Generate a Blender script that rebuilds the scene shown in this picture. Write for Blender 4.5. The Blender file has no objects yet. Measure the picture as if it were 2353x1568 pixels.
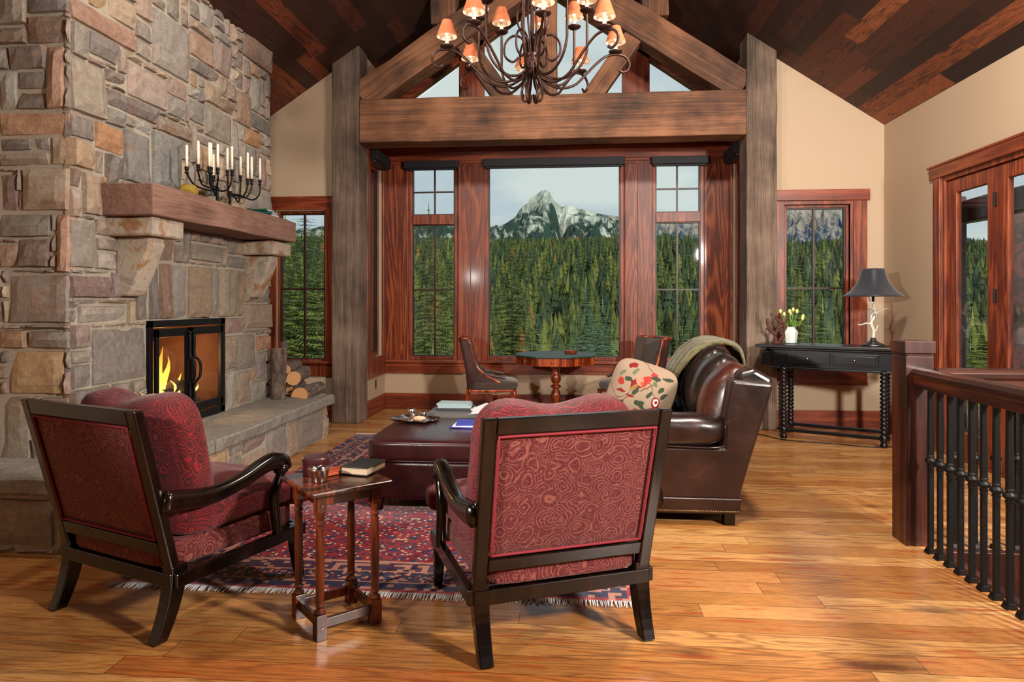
import bpy, math, random
import numpy as np
from mathutils import Matrix, Vector, noise
PI = math.pi
R = math.radians
SC = bpy.context.scene
COL = SC.collection
random.seed(7)

# ---------------------------------------------------------------- colours and node helper
def lin(c):
    o = []
    for v in c[:3]:
        v = v / 255.0
        o.append(v / 12.92 if v <= .04045 else ((v + .055) / 1.055) ** 2.4)
    return (o[0], o[1], o[2], 1.0)

class Sh:
    """compact builder for a node material"""
    def __init__(s, name):
        s.m = bpy.data.materials.new(name); s.m.use_nodes = True
        s.t = s.m.node_tree; s.t.nodes.clear()
        s.out = s.t.nodes.new('ShaderNodeOutputMaterial')
        s.tc = s.t.nodes.new('ShaderNodeTexCoord')
    def n(s, t, **p):
        k = s.t.nodes.new(t)
        for a, b in p.items(): setattr(k, a, b)
        return k
    def put(s, sock, v):
        if v is None: return
        if isinstance(v, bpy.types.NodeSocket): s.t.links.new(v, sock)
        else:
            if hasattr(sock.default_value, '__len__'):
                L = len(sock.default_value)
                if not hasattr(v, '__len__'): v = (v,) * L
                v = tuple(v)[:L]
                if len(v) < L: v = v + (1.0,) * (L - len(v))
            sock.default_value = v
    @property
    def obj(s): return s.tc.outputs['Object']
    def math(s, op, a, b=None, c=None, clamp=False):
        k = s.n('ShaderNodeMath', operation=op); k.use_clamp = clamp
        s.put(k.inputs[0], a); s.put(k.inputs[1], b)
        if c is not None: s.put(k.inputs[2], c)
        return k.outputs[0]
    def vmath(s, op, a, b=None):
        k = s.n('ShaderNodeVectorMath', operation=op)
        s.put(k.inputs[0], a); s.put(k.inputs[1], b)
        return k.outputs[0]
    def sep(s, v):
        k = s.n('ShaderNodeSeparateXYZ'); s.put(k.inputs[0], v); return k.outputs
    def comb(s, x, y, z):
        k = s.n('ShaderNodeCombineXYZ')
        for i, q in enumerate((x, y, z)): s.put(k.inputs[i], q)
        return k.outputs[0]
    def map(s, v, scale=(1, 1, 1), loc=(0, 0, 0), rot=(0, 0, 0)):
        k = s.n('ShaderNodeMapping'); s.put(k.inputs['Vector'], v)
        k.inputs['Scale'].default_value = scale; k.inputs['Location'].default_value = loc
        k.inputs['Rotation'].default_value = rot
        return k.outputs[0]
    def noise(s, v, scale=5, detail=3, rough=.5, dist=0, col=False):
        k = s.n('ShaderNodeTexNoise'); s.put(k.inputs['Vector'], v); s.put(k.inputs['Scale'], scale)
        s.put(k.inputs['Detail'], detail); s.put(k.inputs['Roughness'], rough); s.put(k.inputs['Distortion'], dist)
        return k.outputs['Color' if col else 'Fac']
    def vor(s, v, scale=5, feature='F1', out='Distance', rnd=1):
        k = s.n('ShaderNodeTexVoronoi', feature=feature); s.put(k.inputs['Vector'], v); s.put(k.inputs['Scale'], scale)
        s.put(k.inputs['Randomness'], rnd)
        return k.outputs[out]
    def white(s, v):
        k = s.n('ShaderNodeTexWhiteNoise', noise_dimensions='3D'); s.put(k.inputs['Vector'], v); return k.outputs['Value']
    def ramp(s, f, stops, interp='LINEAR'):
        k = s.n('ShaderNodeValToRGB'); s.put(k.inputs[0], f); e = k.color_ramp.elements
        k.color_ramp.interpolation = interp
        while len(e) < len(stops): e.new(.5)
        for i, (p, c) in enumerate(stops):
            e[i].position = p; e[i].color = c if len(c) == 4 else (*c, 1)
        return k.outputs[0]
    def mr(s, v, a, b, c=0, d=1):
        k = s.n('ShaderNodeMapRange'); k.clamp = True
        for i, q in enumerate((v, a, b, c, d)): s.put(k.inputs[i], q)
        return k.outputs[0]
    def mix(s, f, a, b, blend='MIX'):
        k = s.n('ShaderNodeMix', data_type='RGBA', blend_type=blend)
        s.put(k.inputs[0], f); s.put(k.inputs[6], a); s.put(k.inputs[7], b)
        return k.outputs[2]
    def bump(s, h, strength=.3, dist=.01, normal=None):
        k = s.n('ShaderNodeBump'); s.put(k.inputs['Height'], h)
        k.inputs['Strength'].default_value = strength; k.inputs['Distance'].default_value = dist
        if normal is not None: s.put(k.inputs['Normal'], normal)
        return k.outputs[0]
    def rnd(s):
        return s.n('ShaderNodeObjectInfo').outputs['Random']
    def pbr(s, color, rough=.5, metal=0, normal=None, coat=0, coat_rough=.1, spec=.5, sheen=0, sss=0):
        k = s.n('ShaderNodeBsdfPrincipled')
        s.put(k.inputs['Base Color'], color); s.put(k.inputs['Roughness'], rough); s.put(k.inputs['Metallic'], metal)
        s.put(k.inputs['Coat Weight'], coat); k.inputs['Coat Roughness'].default_value = coat_rough
        k.inputs['Specular IOR Level'].default_value = spec
        if sheen: k.inputs['Sheen Weight'].default_value = sheen
        if normal is not None: s.put(k.inputs['Normal'], normal)
        s.t.links.new(k.outputs[0], s.out.inputs[0])
        return s.m

def grainvec(s, axis, stretch=.08, off=True):
    sc = [1, 1, 1]; sc[axis] = stretch
    v = s.obj
    if off:
        r = s.rnd()
        v = s.vmath('ADD', v, s.comb(s.math('MULTIPLY', r, 7.3), s.math('MULTIPLY', r, 3.1), s.math('MULTIPLY', r, 5.7)))
    return s.map(v, scale=tuple(sc))

def wood(name, dark, mid, light, axis=2, scale=14, rings=1.0, rough=.4, coat=0, bump=.15, knots=0, streak=60, wear=0, rw=.45, stretch=.08, blotch=.55):
    s = Sh(name)
    g = grainvec(s, axis, stretch)
    low = s.noise(g, scale * .35, 3, .5, 1.2)
    ring = s.math('SINE', s.math('MULTIPLY', low, 42 * rings))
    ring = s.mr(ring, -1, 1)
    ring = s.math('POWER', ring, 1.6)
    fine = s.noise(g, streak, 4, .65, .2)
    f = s.math('ADD', s.math('MULTIPLY', ring, rw), s.math('MULTIPLY', fine, 1 - rw))
    big = s.noise(s.obj, 1.7, 3, .6)
    f = s.math('ADD', f, s.math('MULTIPLY', s.math('SUBTRACT', big, .5), blotch))
    col = s.ramp(f, [(.18, lin(dark)), (.48, lin(mid)), (.8, lin(light))])
    if knots:
        kd = s.vor(s.map(g, scale=(1, 1, 1)), knots)
        km = s.mr(kd, .04, .12, 1, 0)
        col = s.mix(s.math('MULTIPLY', km, .85), col, lin([q * .35 for q in dark]))
    if wear:
        w = s.noise(s.obj, 9, 4, .7)
        col = s.mix(s.mr(w, .62, .75), col, lin(light))
    nb = s.bump(s.math('ADD', fine, s.math('MULTIPLY', ring, .5)), bump, .004)
    return s.pbr(col, rough, 0, nb, coat)

def plain(name, rgb, rough=.5, metal=0, nscale=20, var=.12, bump=.0, coat=0, spec=.5, sheen=0):
    s = Sh(name)
    nz = s.noise(s.obj, nscale, 4, .6)
    c = lin(rgb)
    a = tuple(q * (1 - var) for q in c[:3]) + (1,); b = tuple(min(1, q * (1 + var)) for q in c[:3]) + (1,)
    col = s.mix(nz, a, b)
    nb = s.bump(nz, bump, .004) if bump else None
    return s.pbr(col, rough, metal, nb, coat, spec=spec, sheen=sheen)

M = {}
M['timber'] = wood('reclaimed timber', (46, 30, 22), (100, 64, 42), (146, 98, 66), 0, 12, .7, .75, 0, .6, knots=1.1, streak=80, rw=.13, stretch=.03, blotch=1.3)
M['post'] = wood('weathered post timber', (50, 40, 33), (96, 77, 64), (136, 114, 98), 0, 12, .7, .8, 0, .65, knots=1.3, streak=85, rw=.13, stretch=.03, blotch=1.1)
M['mantel'] = wood('mantel timber', (84, 60, 50), (128, 94, 80), (156, 120, 104), 0, 9, .5, .8, 0, .5, knots=1.0, streak=70, rw=.1)
M['fir'] = wood('red stained fir upright', (70, 24, 11), (120, 50, 25), (156, 78, 44), 2, 12, 1.2, .4, .08, .08, streak=90, rw=.34)
M['fir_x'] = wood('red stained fir across', (74, 26, 12), (122, 50, 25), (154, 76, 43), 0, 10, .8, .4, .08, .08, streak=90, rw=.3)
M['fir_y'] = wood('red stained fir lengthwise', (70, 25, 12), (116, 48, 25), (148, 72, 41), 1, 10, .7, .4, .08, .08, streak=90, rw=.3)
M['figured'] = wood('figured fir panel', (62, 22, 10), (116, 48, 24), (164, 86, 46), 2, 9, 2.6, .4, .08, .1, streak=60, rw=.38)
M['sash'] = plain('dark sash', (52, 20, 15), .4, var=.2)
M['ebony'] = wood('dark lacquered chair wood', (4, 1.5, 1), (9, 3.5, 2.5), (24, 9, 6), 2, 12, .6, .2, .0, .04)
M['walnut'] = wood('polished brown side table wood', (30, 9, 4), (66, 24, 10), (118, 52, 22), 2, 16, .6, .28, .15, .06)
M['cherry'] = wood('polished cherry', (72, 22, 6), (132, 50, 18), (176, 82, 34), 2, 12, .6, .25, .5, .05)
M['newel'] = wood('dark red railing wood', (30, 10, 6), (64, 24, 16), (90, 38, 26), 2, 12, .5, .38, .2, .06)
M['rail'] = wood('dark red handrail wood', (34, 14, 8), (70, 30, 18), (96, 46, 28), 0, 12, .5, .38, .2, .06)
M['black'] = plain('black painted wood', (9, 9, 13), .32, coat=.12, var=.25, spec=.35)
M['iron'] = plain('wrought iron', (13, 11, 11), .5, .2, 60, .4, .3, spec=.3)
M['bronze'] = plain('dark bronze', (66, 44, 38), .42, .75, 40, .3, .2)
M['firebox'] = plain('firebox black steel', (26, 27, 30), .4, .6, 30, .3)
M['silver'] = plain('polished silver', (205, 200, 196), .14, 1, 30, .1)
M['pewter'] = plain('brushed pewter', (120, 128, 136), .32, 1, 30, .15)
M['shade_blk'] = plain('black roller shade', (28, 27, 34), .6, var=.2)
M['candle'] = plain('ivory candle wax', (238, 226, 204), .5, var=.05)
M['chain_wax'] = plain('ivory candle sleeve', (232, 214, 184), .5, var=.05)
M['paper'] = plain('white paper', (222, 222, 222), .7, var=.04)
M['white_cer'] = plain('white ceramic', (224, 226, 222), .35, nscale=60, var=.12, bump=.6)
M['navy_lamp'] = plain('black lamp silk', (30, 34, 44), .6, nscale=90, var=.2, sheen=.3)
M['antler'] = plain('pale antler', (212, 204, 192), .45, var=.12)
M['felt'] = plain('green baize top', (44, 66, 58), .55, var=.2, spec=.4)
M['steelpin'] = plain('dull nickel pin', (170, 165, 155), .3, 1)
M['brass'] = plain('aged brass', (176, 150, 110), .3, 1)

def leather(name, a, b, rough=.28, wr=3.0, hi=None):
    s = Sh(name)
    n1 = s.noise(s.obj, 3.5, 4, .6)
    col = s.mix(s.mr(n1, .35, .68), lin(a), lin(b))
    if hi:
        n3 = s.noise(s.obj, 7, 5, .7, .6)
        col = s.mix(s.mr(n3, .6, .76, 0, .6), col, lin(hi))
    w = s.noise(s.map(s.obj, scale=(1, 1.6, .7)), wr * 2.2, 4, .6, 1.0)
    fine = s.vor(s.obj, 260)
    nb = s.bump(w, .35, .015); nb = s.bump(fine, .08, .002, nb)
    return s.pbr(col, s.mr(n1, .3, .7, rough, rough + .12), 0, nb, .25, .2)
M['lea_sofa'] = leather('brown leather', (20, 7, 4), (42, 16, 9), .28, 1.6, (84, 38, 20))
M['lea_dark'] = leather('dark brown cushion leather', (18, 11, 10), (38, 24, 20), .26, 3)
M['lea_tan'] = leather('chestnut cushion leather', (52, 19, 11), (88, 40, 24), .3, 4, (124, 68, 44))
M['lea_ott'] = leather('oxblood ottoman leather', (30, 8, 10), (56, 16, 18), .24, 1.2)
M['lea_game'] = leather('purple brown leather', (44, 26, 26), (72, 44, 40), .35, 2)
M['fab_game'] = plain('olive brown velvet', (58, 42, 28), .85, nscale=60, var=.3, sheen=.4)

def paisley(name, ground, line, hi, scale=9):
    s = Sh(name)
    warp = s.noise(s.obj, 7, 2, .5, 0, True)
    v = s.vmath('ADD', s.obj, s.vmath('MULTIPLY', s.vmath('SUBTRACT', warp, (.5, .5, .5)), (.09, .09, .09)))
    d = s.vor(v, scale)
    ring = s.math('SINE', s.math('MULTIPLY', d, 46))
    d2 = s.vor(v, scale * 3.1)
    ring2 = s.math('SINE', s.math('MULTIPLY', d2, 22))
    m = s.math('MAXIMUM', s.mr(ring, .35, .8), s.math('MULTIPLY', s.mr(ring2, .55, .9), .7))
    ang = s.noise(v, 32, 2, .5)
    m = s.math('MULTIPLY', m, s.mr(ang, .3, .55, .35, 1))
    base = s.mix(s.noise(s.obj, 240, 2, .6), lin(ground), lin(line))
    big = s.noise(s.obj, 2.5, 3, .6)
    base = s.mix(s.mr(big, .35, .7, 0, .5), base, lin(line))
    col = s.mix(m, base, lin(hi))
    nb = s.bump(m, .5, .004); nb = s.bump(s.noise(s.obj, 500, 2, .5), .25, .002, nb)
    return s.pbr(col, .85, 0, nb, 0, spec=.25, sheen=.15)
M['paisley'] = paisley('crimson paisley chenille', (62, 10, 15), (92, 18, 26), (128, 68, 58), 12.5)
M['paisley_cush'] = paisley('crimson and brown paisley cushion', (52, 17, 15), (74, 22, 20), (134, 25, 36), 13)
M['welt'] = plain('crimson welt cord', (122, 24, 36), .8, nscale=200, var=.3)

def stone_mat(name, attr=True, base=(130, 118, 106)):
    s = Sh(name)
    if attr:
        a = s.n('ShaderNodeAttribute'); a.attribute_name = 'Col'; c = a.outputs['Color']
    else: c = lin(base)
    n1 = s.noise(s.obj, 5, 6, .7, .8); n2 = s.noise(s.obj, 26, 6, .75, .4); n3 = s.noise(s.map(s.obj, scale=(1, 1, 2.4)), 3.2, 5, .65, 1.2)
    c = s.mix(s.mr(n2, .25, .75, 0, 1), s.mix(.3, c, (0.01, .008, .007, 1)), s.mix(.22, c, (.75, .7, .64, 1)))
    c = s.mix(s.mr(n1, .54, .7, 0, .5), c, lin((150, 98, 62)))
    c = s.mix(s.mr(n3, .55, .68, 0, .45), c, lin((104, 96, 92)))
    c = s.mix(s.mr(s.noise(s.obj, 11, 6, .8, .5), .6, .72, 0, .55), c, lin((190, 180, 168)))
    h = s.math('ADD', s.math('MULTIPLY', n2, .7), n1)
    nb = s.bump(h, .7, .014)
    return s.pbr(c, .85, 0, nb, 0, spec=.3)
M['stone'] = stone_mat('split ledge stone')
M['slab'] = stone_mat('hearth slab stone', False, (128, 122, 112))
M['mortar'] = plain('pale mortar', (168, 156, 140), .95, nscale=40, var=.3, bump=.5)
s = Sh('cream stone'); n1 = s.noise(s.obj, 7, 6, .7, .8)
M['cream_stone'] = s.pbr(s.ramp(n1, [(.3, lin((150, 138, 124))), (.5, lin((186, 172, 154))), (.62, lin((160, 116, 78)))]), .8, 0, s.bump(n1, .6, .015))

# painted walls
def paint(name, rgb):
    s = Sh(name); n = s.noise(s.obj, 120, 3, .6); n2 = s.noise(s.obj, 1.2, 2, .5)
    c = lin(rgb); c2 = tuple(q * .93 for q in c[:3]) + (1,)
    return s.pbr(s.mix(n2, c, c2), .75, 0, s.bump(n, .12, .003), spec=.3)
M['paint'] = paint('warm tan paint', (184, 160, 134))

# floor planks run along X
def planks(name, width, length, along, palette, dark, gap=.003, rough=.3, coat=0, grain=1.0, knots=True):
    s = Sh(name); P = s.sep(s.obj)
    ax, cr = (P[0], P[1]) if along == 0 else (P[1], P[0])
    q = s.math('DIVIDE', cr, width); row = s.math('FLOOR', q); fr = s.math('FRACT', q)
    off = s.math('MULTIPLY', s.white(s.comb(row, 3.7, 1.1)), length * 3)
    q2 = s.math('DIVIDE', s.math('ADD', ax, off), length); pl = s.math('FLOOR', q2); fr2 = s.math('FRACT', q2)
    id1 = s.white(s.comb(row, pl, .5)); id2 = s.white(s.comb(row, pl, 9.5))
    gv = s.comb(s.math('ADD', s.math('MULTIPLY', ax, .1), s.math('MULTIPLY', id1, 30)), s.math('ADD', cr, s.math('MULTIPLY', id2, 9)), id1)
    fine = s.noise(gv, 150, 5, .7, .2)
    low = s.noise(gv, 9, 2, .5, .25)
    ring = s.mr(s.math('SINE', s.math('MULTIPLY', low, 62 * grain)), -1, 1)
    ring = s.math('POWER', ring, 3.5)
    col = s.ramp(id1, palette)
    col = s.mix(s.math('MULTIPLY', s.math('MULTIPLY', ring, s.mr(id2, .2, .9, .15, .8)), .75), col, lin(dark))
    col = s.mix(s.mr(fine, .44, .72, 0, .62), col, lin(dark))
    st = s.noise(gv, 34, 2, .5, .1)
    col = s.mix(s.mr(st, .6, .68, 0, .75), col, lin([min(255, a * 1.0) for a in (150, 62, 22)]) if knots else lin(dark))
    if knots:
        kv = s.comb(s.math('MULTIPLY', ax, .35), cr, s.math('MULTIPLY', row, .37))
        kd = s.vor(s.vmath('ADD', kv, s.vmath('MULTIPLY', s.noise(s.obj, 12, 2, .5, 0, True), (.05, .05, 0))), 2.6); kk = s.mr(kd, .05, .15, 1, 0)
        kn = kk
        col = s.mix(s.math('MULTIPLY', kn, .85), col, lin((66, 22, 8)))
    gm = s.math('MAXIMUM', s.math('LESS_THAN', fr, gap / width), s.math('LESS_THAN', fr2, gap / length))
    col = s.mix(s.math('MULTIPLY', gm, .8), col, lin((40, 18, 8)))
    h = s.math('SUBTRACT', s.math('MULTIPLY', fine, .25), gm)
    nb = s.bump(h, .25, .002)
    return s.pbr(col, s.mr(fine, .3, .8, rough, rough + .15), 0, nb, coat, .15)
M['floor'] = planks('honey pine floorboards', .128, 2.6, 0,
    [(0, lin((164, 104, 50))), (.3, lin((186, 128, 68))), (.6, lin((202, 148, 88))), (.85, lin((208, 155, 95))), (1, lin((176, 102, 48)))], (96, 52, 25), rough=.24, coat=.12)
M['ceil'] = planks('dark reclaimed ceiling boards', .135, 1.9, 1,
    [(0, lin((38, 17, 11))), (.45, lin((56, 26, 15))), (.7, lin((84, 39, 21))), (.88, lin((122, 58, 30))), (1, lin((150, 84, 46)))], (24, 10, 6), gap=.005, rough=.6, coat=0, knots=False)

s = Sh('window glass')
tr = s.n('ShaderNodeBsdfTransparent'); tr.inputs[0].default_value = (.95, .98, .96, 1)
gl = s.n('ShaderNodeBsdfGlossy'); gl.inputs['Roughness'].default_value = .02
lw = s.n('ShaderNodeLayerWeight'); lw.inputs[0].default_value = .5
fz = s.math('ADD', s.math('MULTIPLY', s.math('POWER', lw.outputs['Facing'], 5), .9), .035)
mx = s.n('ShaderNodeMixShader'); s.t.links.new(fz, mx.inputs[0]); s.t.links.new(tr.outputs[0], mx.inputs[1]); s.t.links.new(gl.outputs[0], mx.inputs[2])
s.t.links.new(mx.outputs[0], s.out.inputs[0]); M['glass'] = s.m

def emis(name, rgb, strength):
    s = Sh(name); e = s.n('ShaderNodeEmission'); e.inputs[0].default_value = lin(rgb); e.inputs[1].default_value = strength
    s.t.links.new(e.outputs[0], s.out.inputs[0]); return s.m
M['bulb'] = emis('warm bulb', (255, 214, 170), 6)
s = Sh('spotlight lens'); M['lens'] = emis('spot lens', (255, 240, 214), 8)

# translucent lamp shade cloth
s = Sh('orange mica shade')
n1 = s.noise(s.obj, 16, 4, .6)
c = s.mix(n1, lin((196, 112, 74)), lin((222, 150, 112)))
d = s.n('ShaderNodeBsdfDiffuse'); s.put(d.inputs[0], c)
t = s.n('ShaderNodeBsdfTranslucent'); s.put(t.inputs[0], c)
mx = s.n('ShaderNodeMixShader'); mx.inputs[0].default_value = .5
s.t.links.new(d.outputs[0], mx.inputs[1]); s.t.links.new(t.outputs[0], mx.inputs[2]); s.t.links.new(mx.outputs[0], s.out.inputs[0])
M['mica'] = s.m
M['shade_lining'] = plain('white shade lining', (240, 226, 212), .7, var=.03)

# ---------------------------------------------------------------- mesh builder
class MB:
    def __init__(s): s.v = []; s.f = []; s.mi = []; s.col = []; s.cur = 0
    def add(s, vs, fs, M4=None, col=None):
        b = len(s.v)
        if M4 is not None: vs = [tuple(M4 @ Vector(p)) for p in vs]
        s.v += [tuple(p) for p in vs]; s.f += [tuple(b + i for i in f) for f in fs]; s.mi += [s.cur] * len(fs)
        if col is not None: s.col += [col] * len(vs)
        return s
    def box(s, x0, x1, y0, y1, z0, z1, M4=None):
        return s.add([(x0, y0, z0), (x1, y0, z0), (x1, y1, z0), (x0, y1, z0), (x0, y0, z1), (x1, y0, z1), (x1, y1, z1), (x0, y1, z1)],
                     [(0, 3, 2, 1), (4, 5, 6, 7), (0, 1, 5, 4), (1, 2, 6, 5), (2, 3, 7, 6), (3, 0, 4, 7)], M4)
    def prism(s, poly, axis, a, b, M4=None):
        def P(u, w, t): return {0: (t, u, w), 1: (u, t, w), 2: (u, w, t)}[axis]
        n = len(poly)
        vs = [P(u, w, a) for u, w in poly] + [P(u, w, b) for u, w in poly]
        fs = [tuple(range(n - 1, -1, -1)), tuple(range(n, 2 * n))] + [(i, (i + 1) % n, n + (i + 1) % n, n + i) for i in range(n)]
        return s.add(vs, fs, M4)
    def lathe(s, prof, n=20, c=(0, 0, 0), M4=None, cap=True):
        vs = []; fs = []
        for r, z in prof:
            for i in range(n):
                a = 2 * PI * i / n; vs.append((c[0] + r * math.cos(a), c[1] + r * math.sin(a), c[2] + z))
        for k in range(len(prof) - 1):
            for i in range(n):
                j = (i + 1) % n; fs.append((k * n + i, k * n + j, (k + 1) * n + j, (k + 1) * n + i))
        if cap:
            fs.append(tuple(range(n - 1, -1, -1))); fs.append(tuple(range((len(prof) - 1) * n, len(prof) * n)))
        return s.add(vs, fs, M4)
    def tube(s, pts, rad, n=8, closed=False, flat=None):
        pts = [Vector(p) for p in pts]; m = len(pts)
        if not hasattr(rad, '__len__'): rad = [rad] * m
        vs = []; fs = []
        up = None
        for i, p in enumerate(pts):
            a = pts[(i - 1) % m] if (i or closed) else p; b = pts[(i + 1) % m] if (i < m - 1 or closed) else p
            t = (b - a)
            t = t.normalized() if t.length > 1e-9 else Vector((0, 0, 1))
            if up is None:
                up = Vector((0, 0, 1)) if abs(t.z) < .9 else Vector((1, 0, 0))
            x = t.cross(up)
            if x.length < 1e-6: x = t.cross(Vector((1, 0.3, 0)))
            x.normalize(); y = x.cross(t).normalized(); up = y
            for k in range(n):
                an = 2 * PI * k / n
                fx, fy = (1, 1) if flat is None else flat
                vs.append(p + x * math.cos(an) * rad[i] * fx + y * math.sin(an) * rad[i] * fy)
        for i in range(m - (0 if closed else 1)):
            j = (i + 1) % m
            for k in range(n):
                l = (k + 1) % n; fs.append((i * n + k, i * n + l, j * n + l, j * n + k))
        if not closed:
            fs.append(tuple(range(n - 1, -1, -1))); fs.append(tuple(range((m - 1) * n, m * n)))
        return s.add(vs, fs)
    def build(s, name, mat=None, parent=None, bevel=0, smooth=False, sub=0, loc=None, rot=None, link=True, mats=None, seg=2):
        me = bpy.data.meshes.new(name); me.from_pydata(s.v, [], s.f)
        for m in (mats or [mat]): me.materials.append(m)
        if mats: me.polygons.foreach_set('material_index', s.mi)
        if s.col:
            ca = me.color_attributes.new('Col', 'FLOAT_COLOR', 'POINT')
            ca.data.foreach_set('color', np.array(s.col, dtype=np.float32).ravel())
        if smooth: me.polygons.foreach_set('use_smooth', [True] * len(s.f))
        me.update(); me.validate()
        o = bpy.data.objects.new(name, me)
        if link: COL.objects.link(o)
        if parent is not None: o.parent = parent
        if loc is not None: o.location = loc
        if rot is not None: o.rotation_euler = rot
        if bevel:
            b = o.modifiers.new('b', 'BEVEL'); b.width = bevel; b.segments = seg; b.limit_method = 'ANGLE'; b.angle_limit = R(40)
            if smooth is False and seg > 1:
                me.polygons.foreach_set('use_smooth', [False] * len(s.f))
        if sub:
            q = o.modifiers.new('s', 'SUBSURF'); q.levels = sub; q.render_levels = sub
        return o

def smoothpts(pts, k=6, closed=False):
    """Catmull-Rom through the points"""
    P = [Vector(p) for p in pts]; n = len(P); out = []
    rng = range(n if closed else n - 1)
    for i in rng:
        p0 = P[(i - 1) % n] if (i or closed) else P[0]; p1 = P[i]; p2 = P[(i + 1) % n]; p3 = P[(i + 2) % n] if (i < n - 2 or closed) else P[-1]
        for j in range(k):
            t = j / k
            out.append(.5 * ((2 * p1) + (p2 - p0) * t + (2 * p0 - 5 * p1 + 4 * p2 - p3) * t * t + (3 * p1 - p0 - 3 * p2 + p3) * t ** 3))
    if not closed: out.append(P[-1])
    return out

def cushion(mb, cx, cy, cz, sx, sy, sz, M4=None, p=5, bulge=.25, thin=2, n=12, wr=.0, seed=0, wf=6):
    """puffed rounded block; sx,sy,sz full sizes; thin = axis that swells"""
    vs = []; fs = []; idx = {}
    def vert(q):
        key = tuple(round(t, 5) for t in q)
        if key in idx: return idx[key]
        d = (abs(q[0]) ** p + abs(q[1]) ** p + abs(q[2]) ** p) ** (1 / p)
        r = [t / d for t in q]
        o = [i for i in range(3) if i != thin]
        r[thin] *= (1 - bulge) + bulge * (1 - abs(r[o[0]]) ** 2.5) * (1 - abs(r[o[1]]) ** 2.5) * 1.4
        P = Vector((r[0] * sx / 2, r[1] * sy / 2, r[2] * sz / 2))
        if wr:
            nn = noise.noise_vector(P * wf + Vector((seed * 3.1, seed, 0))); P += nn * wr
        idx[key] = len(vs); vs.append((cx + P.x, cy + P.y, cz + P.z)); return idx[key]
    for ax in range(3):
        for sg in (-1, 1):
            for i in range(n):
                for j in range(n):
                    c = []
                    for (a, b) in ((i, j), (i + 1, j), (i + 1, j + 1), (i, j + 1)):
                        q = [0, 0, 0]; q[ax] = sg; q[(ax + 1) % 3] = math.tan((2 * a / n - 1) * PI / 4); q[(ax + 2) % 3] = math.tan((2 * b / n - 1) * PI / 4)
                        c.append(vert(q))
                    fs.append(tuple(c if sg > 0 else reversed(c)))
    mb.add(vs, fs, M4); return mb

def thing(name, label, cat, loc=(0, 0, 0), rz=0, group=None, kind=None):
    o = bpy.data.objects.new(name, None); COL.objects.link(o); o.location = loc; o.rotation_euler = (0, 0, rz)
    o.empty_display_size = .1
    return tag(o, label, cat, group, kind)
def tag(o, label=None, cat=None, group=None, kind=None):
    if label: o['label'] = label
    if cat: o['category'] = cat
    if group: o['group'] = group
    if kind: o['kind'] = kind
    return o
def dup(o, parent=None):
    c = o.copy(); COL.objects.link(c)
    if parent is not None: c.parent = parent
    for ch in list(o.children): dup(ch, c)
    return c
def struct(o, label=None, cat=None):
    return tag(o, label, cat, None, 'structure')
def T(x, y, z, rx=0, ry=0, rz=0):
    return Matrix.Translation((x, y, z)) @ Matrix.Rotation(rz, 4, 'Z') @ Matrix.Rotation(ry, 4, 'Y') @ Matrix.Rotation(rx, 4, 'X')
def timber(name, p0, p1, w, h, mat, parent=None, bevel=.012, seed=0, roll=0):
    """squared timber from p0 to p1: w across (horizontal), h in the upright sense; slightly uneven faces"""
    p0 = Vector(p0); p1 = Vector(p1); d = p1 - p0; L = d.length
    n = max(2, int(L / .25)); mb = MB(); vs = []; fs = []
    rg = random.Random(seed)
    for i in range(n + 1):
        x = L * i / n
        for (a, b) in ((-1, -1), (1, -1), (1, 1), (-1, 1)):
            vs.append((x, a * w / 2 + rg.uniform(-.004, .004), b * h / 2 + rg.uniform(-.005, .005)))
    for i in range(n):
        for k in range(4):
            l = (k + 1) % 4; fs.append((4 * i + k, 4 * i + l, 4 * i + 4 + l, 4 * i + 4 + k)[::-1])
    fs.append((0, 1, 2, 3)); fs.append((4 * n + 3, 4 * n + 2, 4 * n + 1, 4 * n))
    mb.add(vs, fs)
    ox = d.normalized(); 
    oz = Vector((0, 0, 1)) if abs(ox.z) < .98 else Vector((0, -1, 0))
    oy = oz.cross(ox).normalized(); oz = ox.cross(oy)
    mt = Matrix((ox, oy, oz)).transposed().to_4x4(); mt.translation = p0
    o = mb.build(name, mat, None, bevel=bevel)
    o.rotation_euler = mt.to_euler(); o.location = p0
    if parent is not None:
        o.parent = parent; 
        o.location = Vector(p0) - parent.location
    return o
# ================================================================ THE SETTING
RX = -.265          # ridge
def ceil_z(x): return 5.526 - .667 * abs(x - RX)
XL, XR = -3.775, 3.245
YB = 7.45           # window wall
YBAY = 8.41

# floor with the stairwell opening (x > 1.96, y < 3.82)
mb = MB()
mb.box(XL, 1.97, -2.6, 3.82, -.2, 0); mb.box(XL, XR, 3.82, YB + .15, -.2, 0); mb.box(-2.5, 2.05, YB + .15, YBAY + .12, -.2, 0)
struct(mb.build('floor', M['floor']), 'honey coloured knotty pine plank floor', 'floor')
mb = MB()
t = .12
for sg in (-1, 1):
    xe = RX + sg * 4.3
    mb.prism([(RX, ceil_z(RX)), (xe, ceil_z(xe)), (xe, ceil_z(xe) + t), (RX, ceil_z(RX) + t)], 1, -2.7, 9.1)
struct(mb.build('ceiling', M['ceil']), 'dark reclaimed board vaulted ceiling', 'ceiling')
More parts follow.
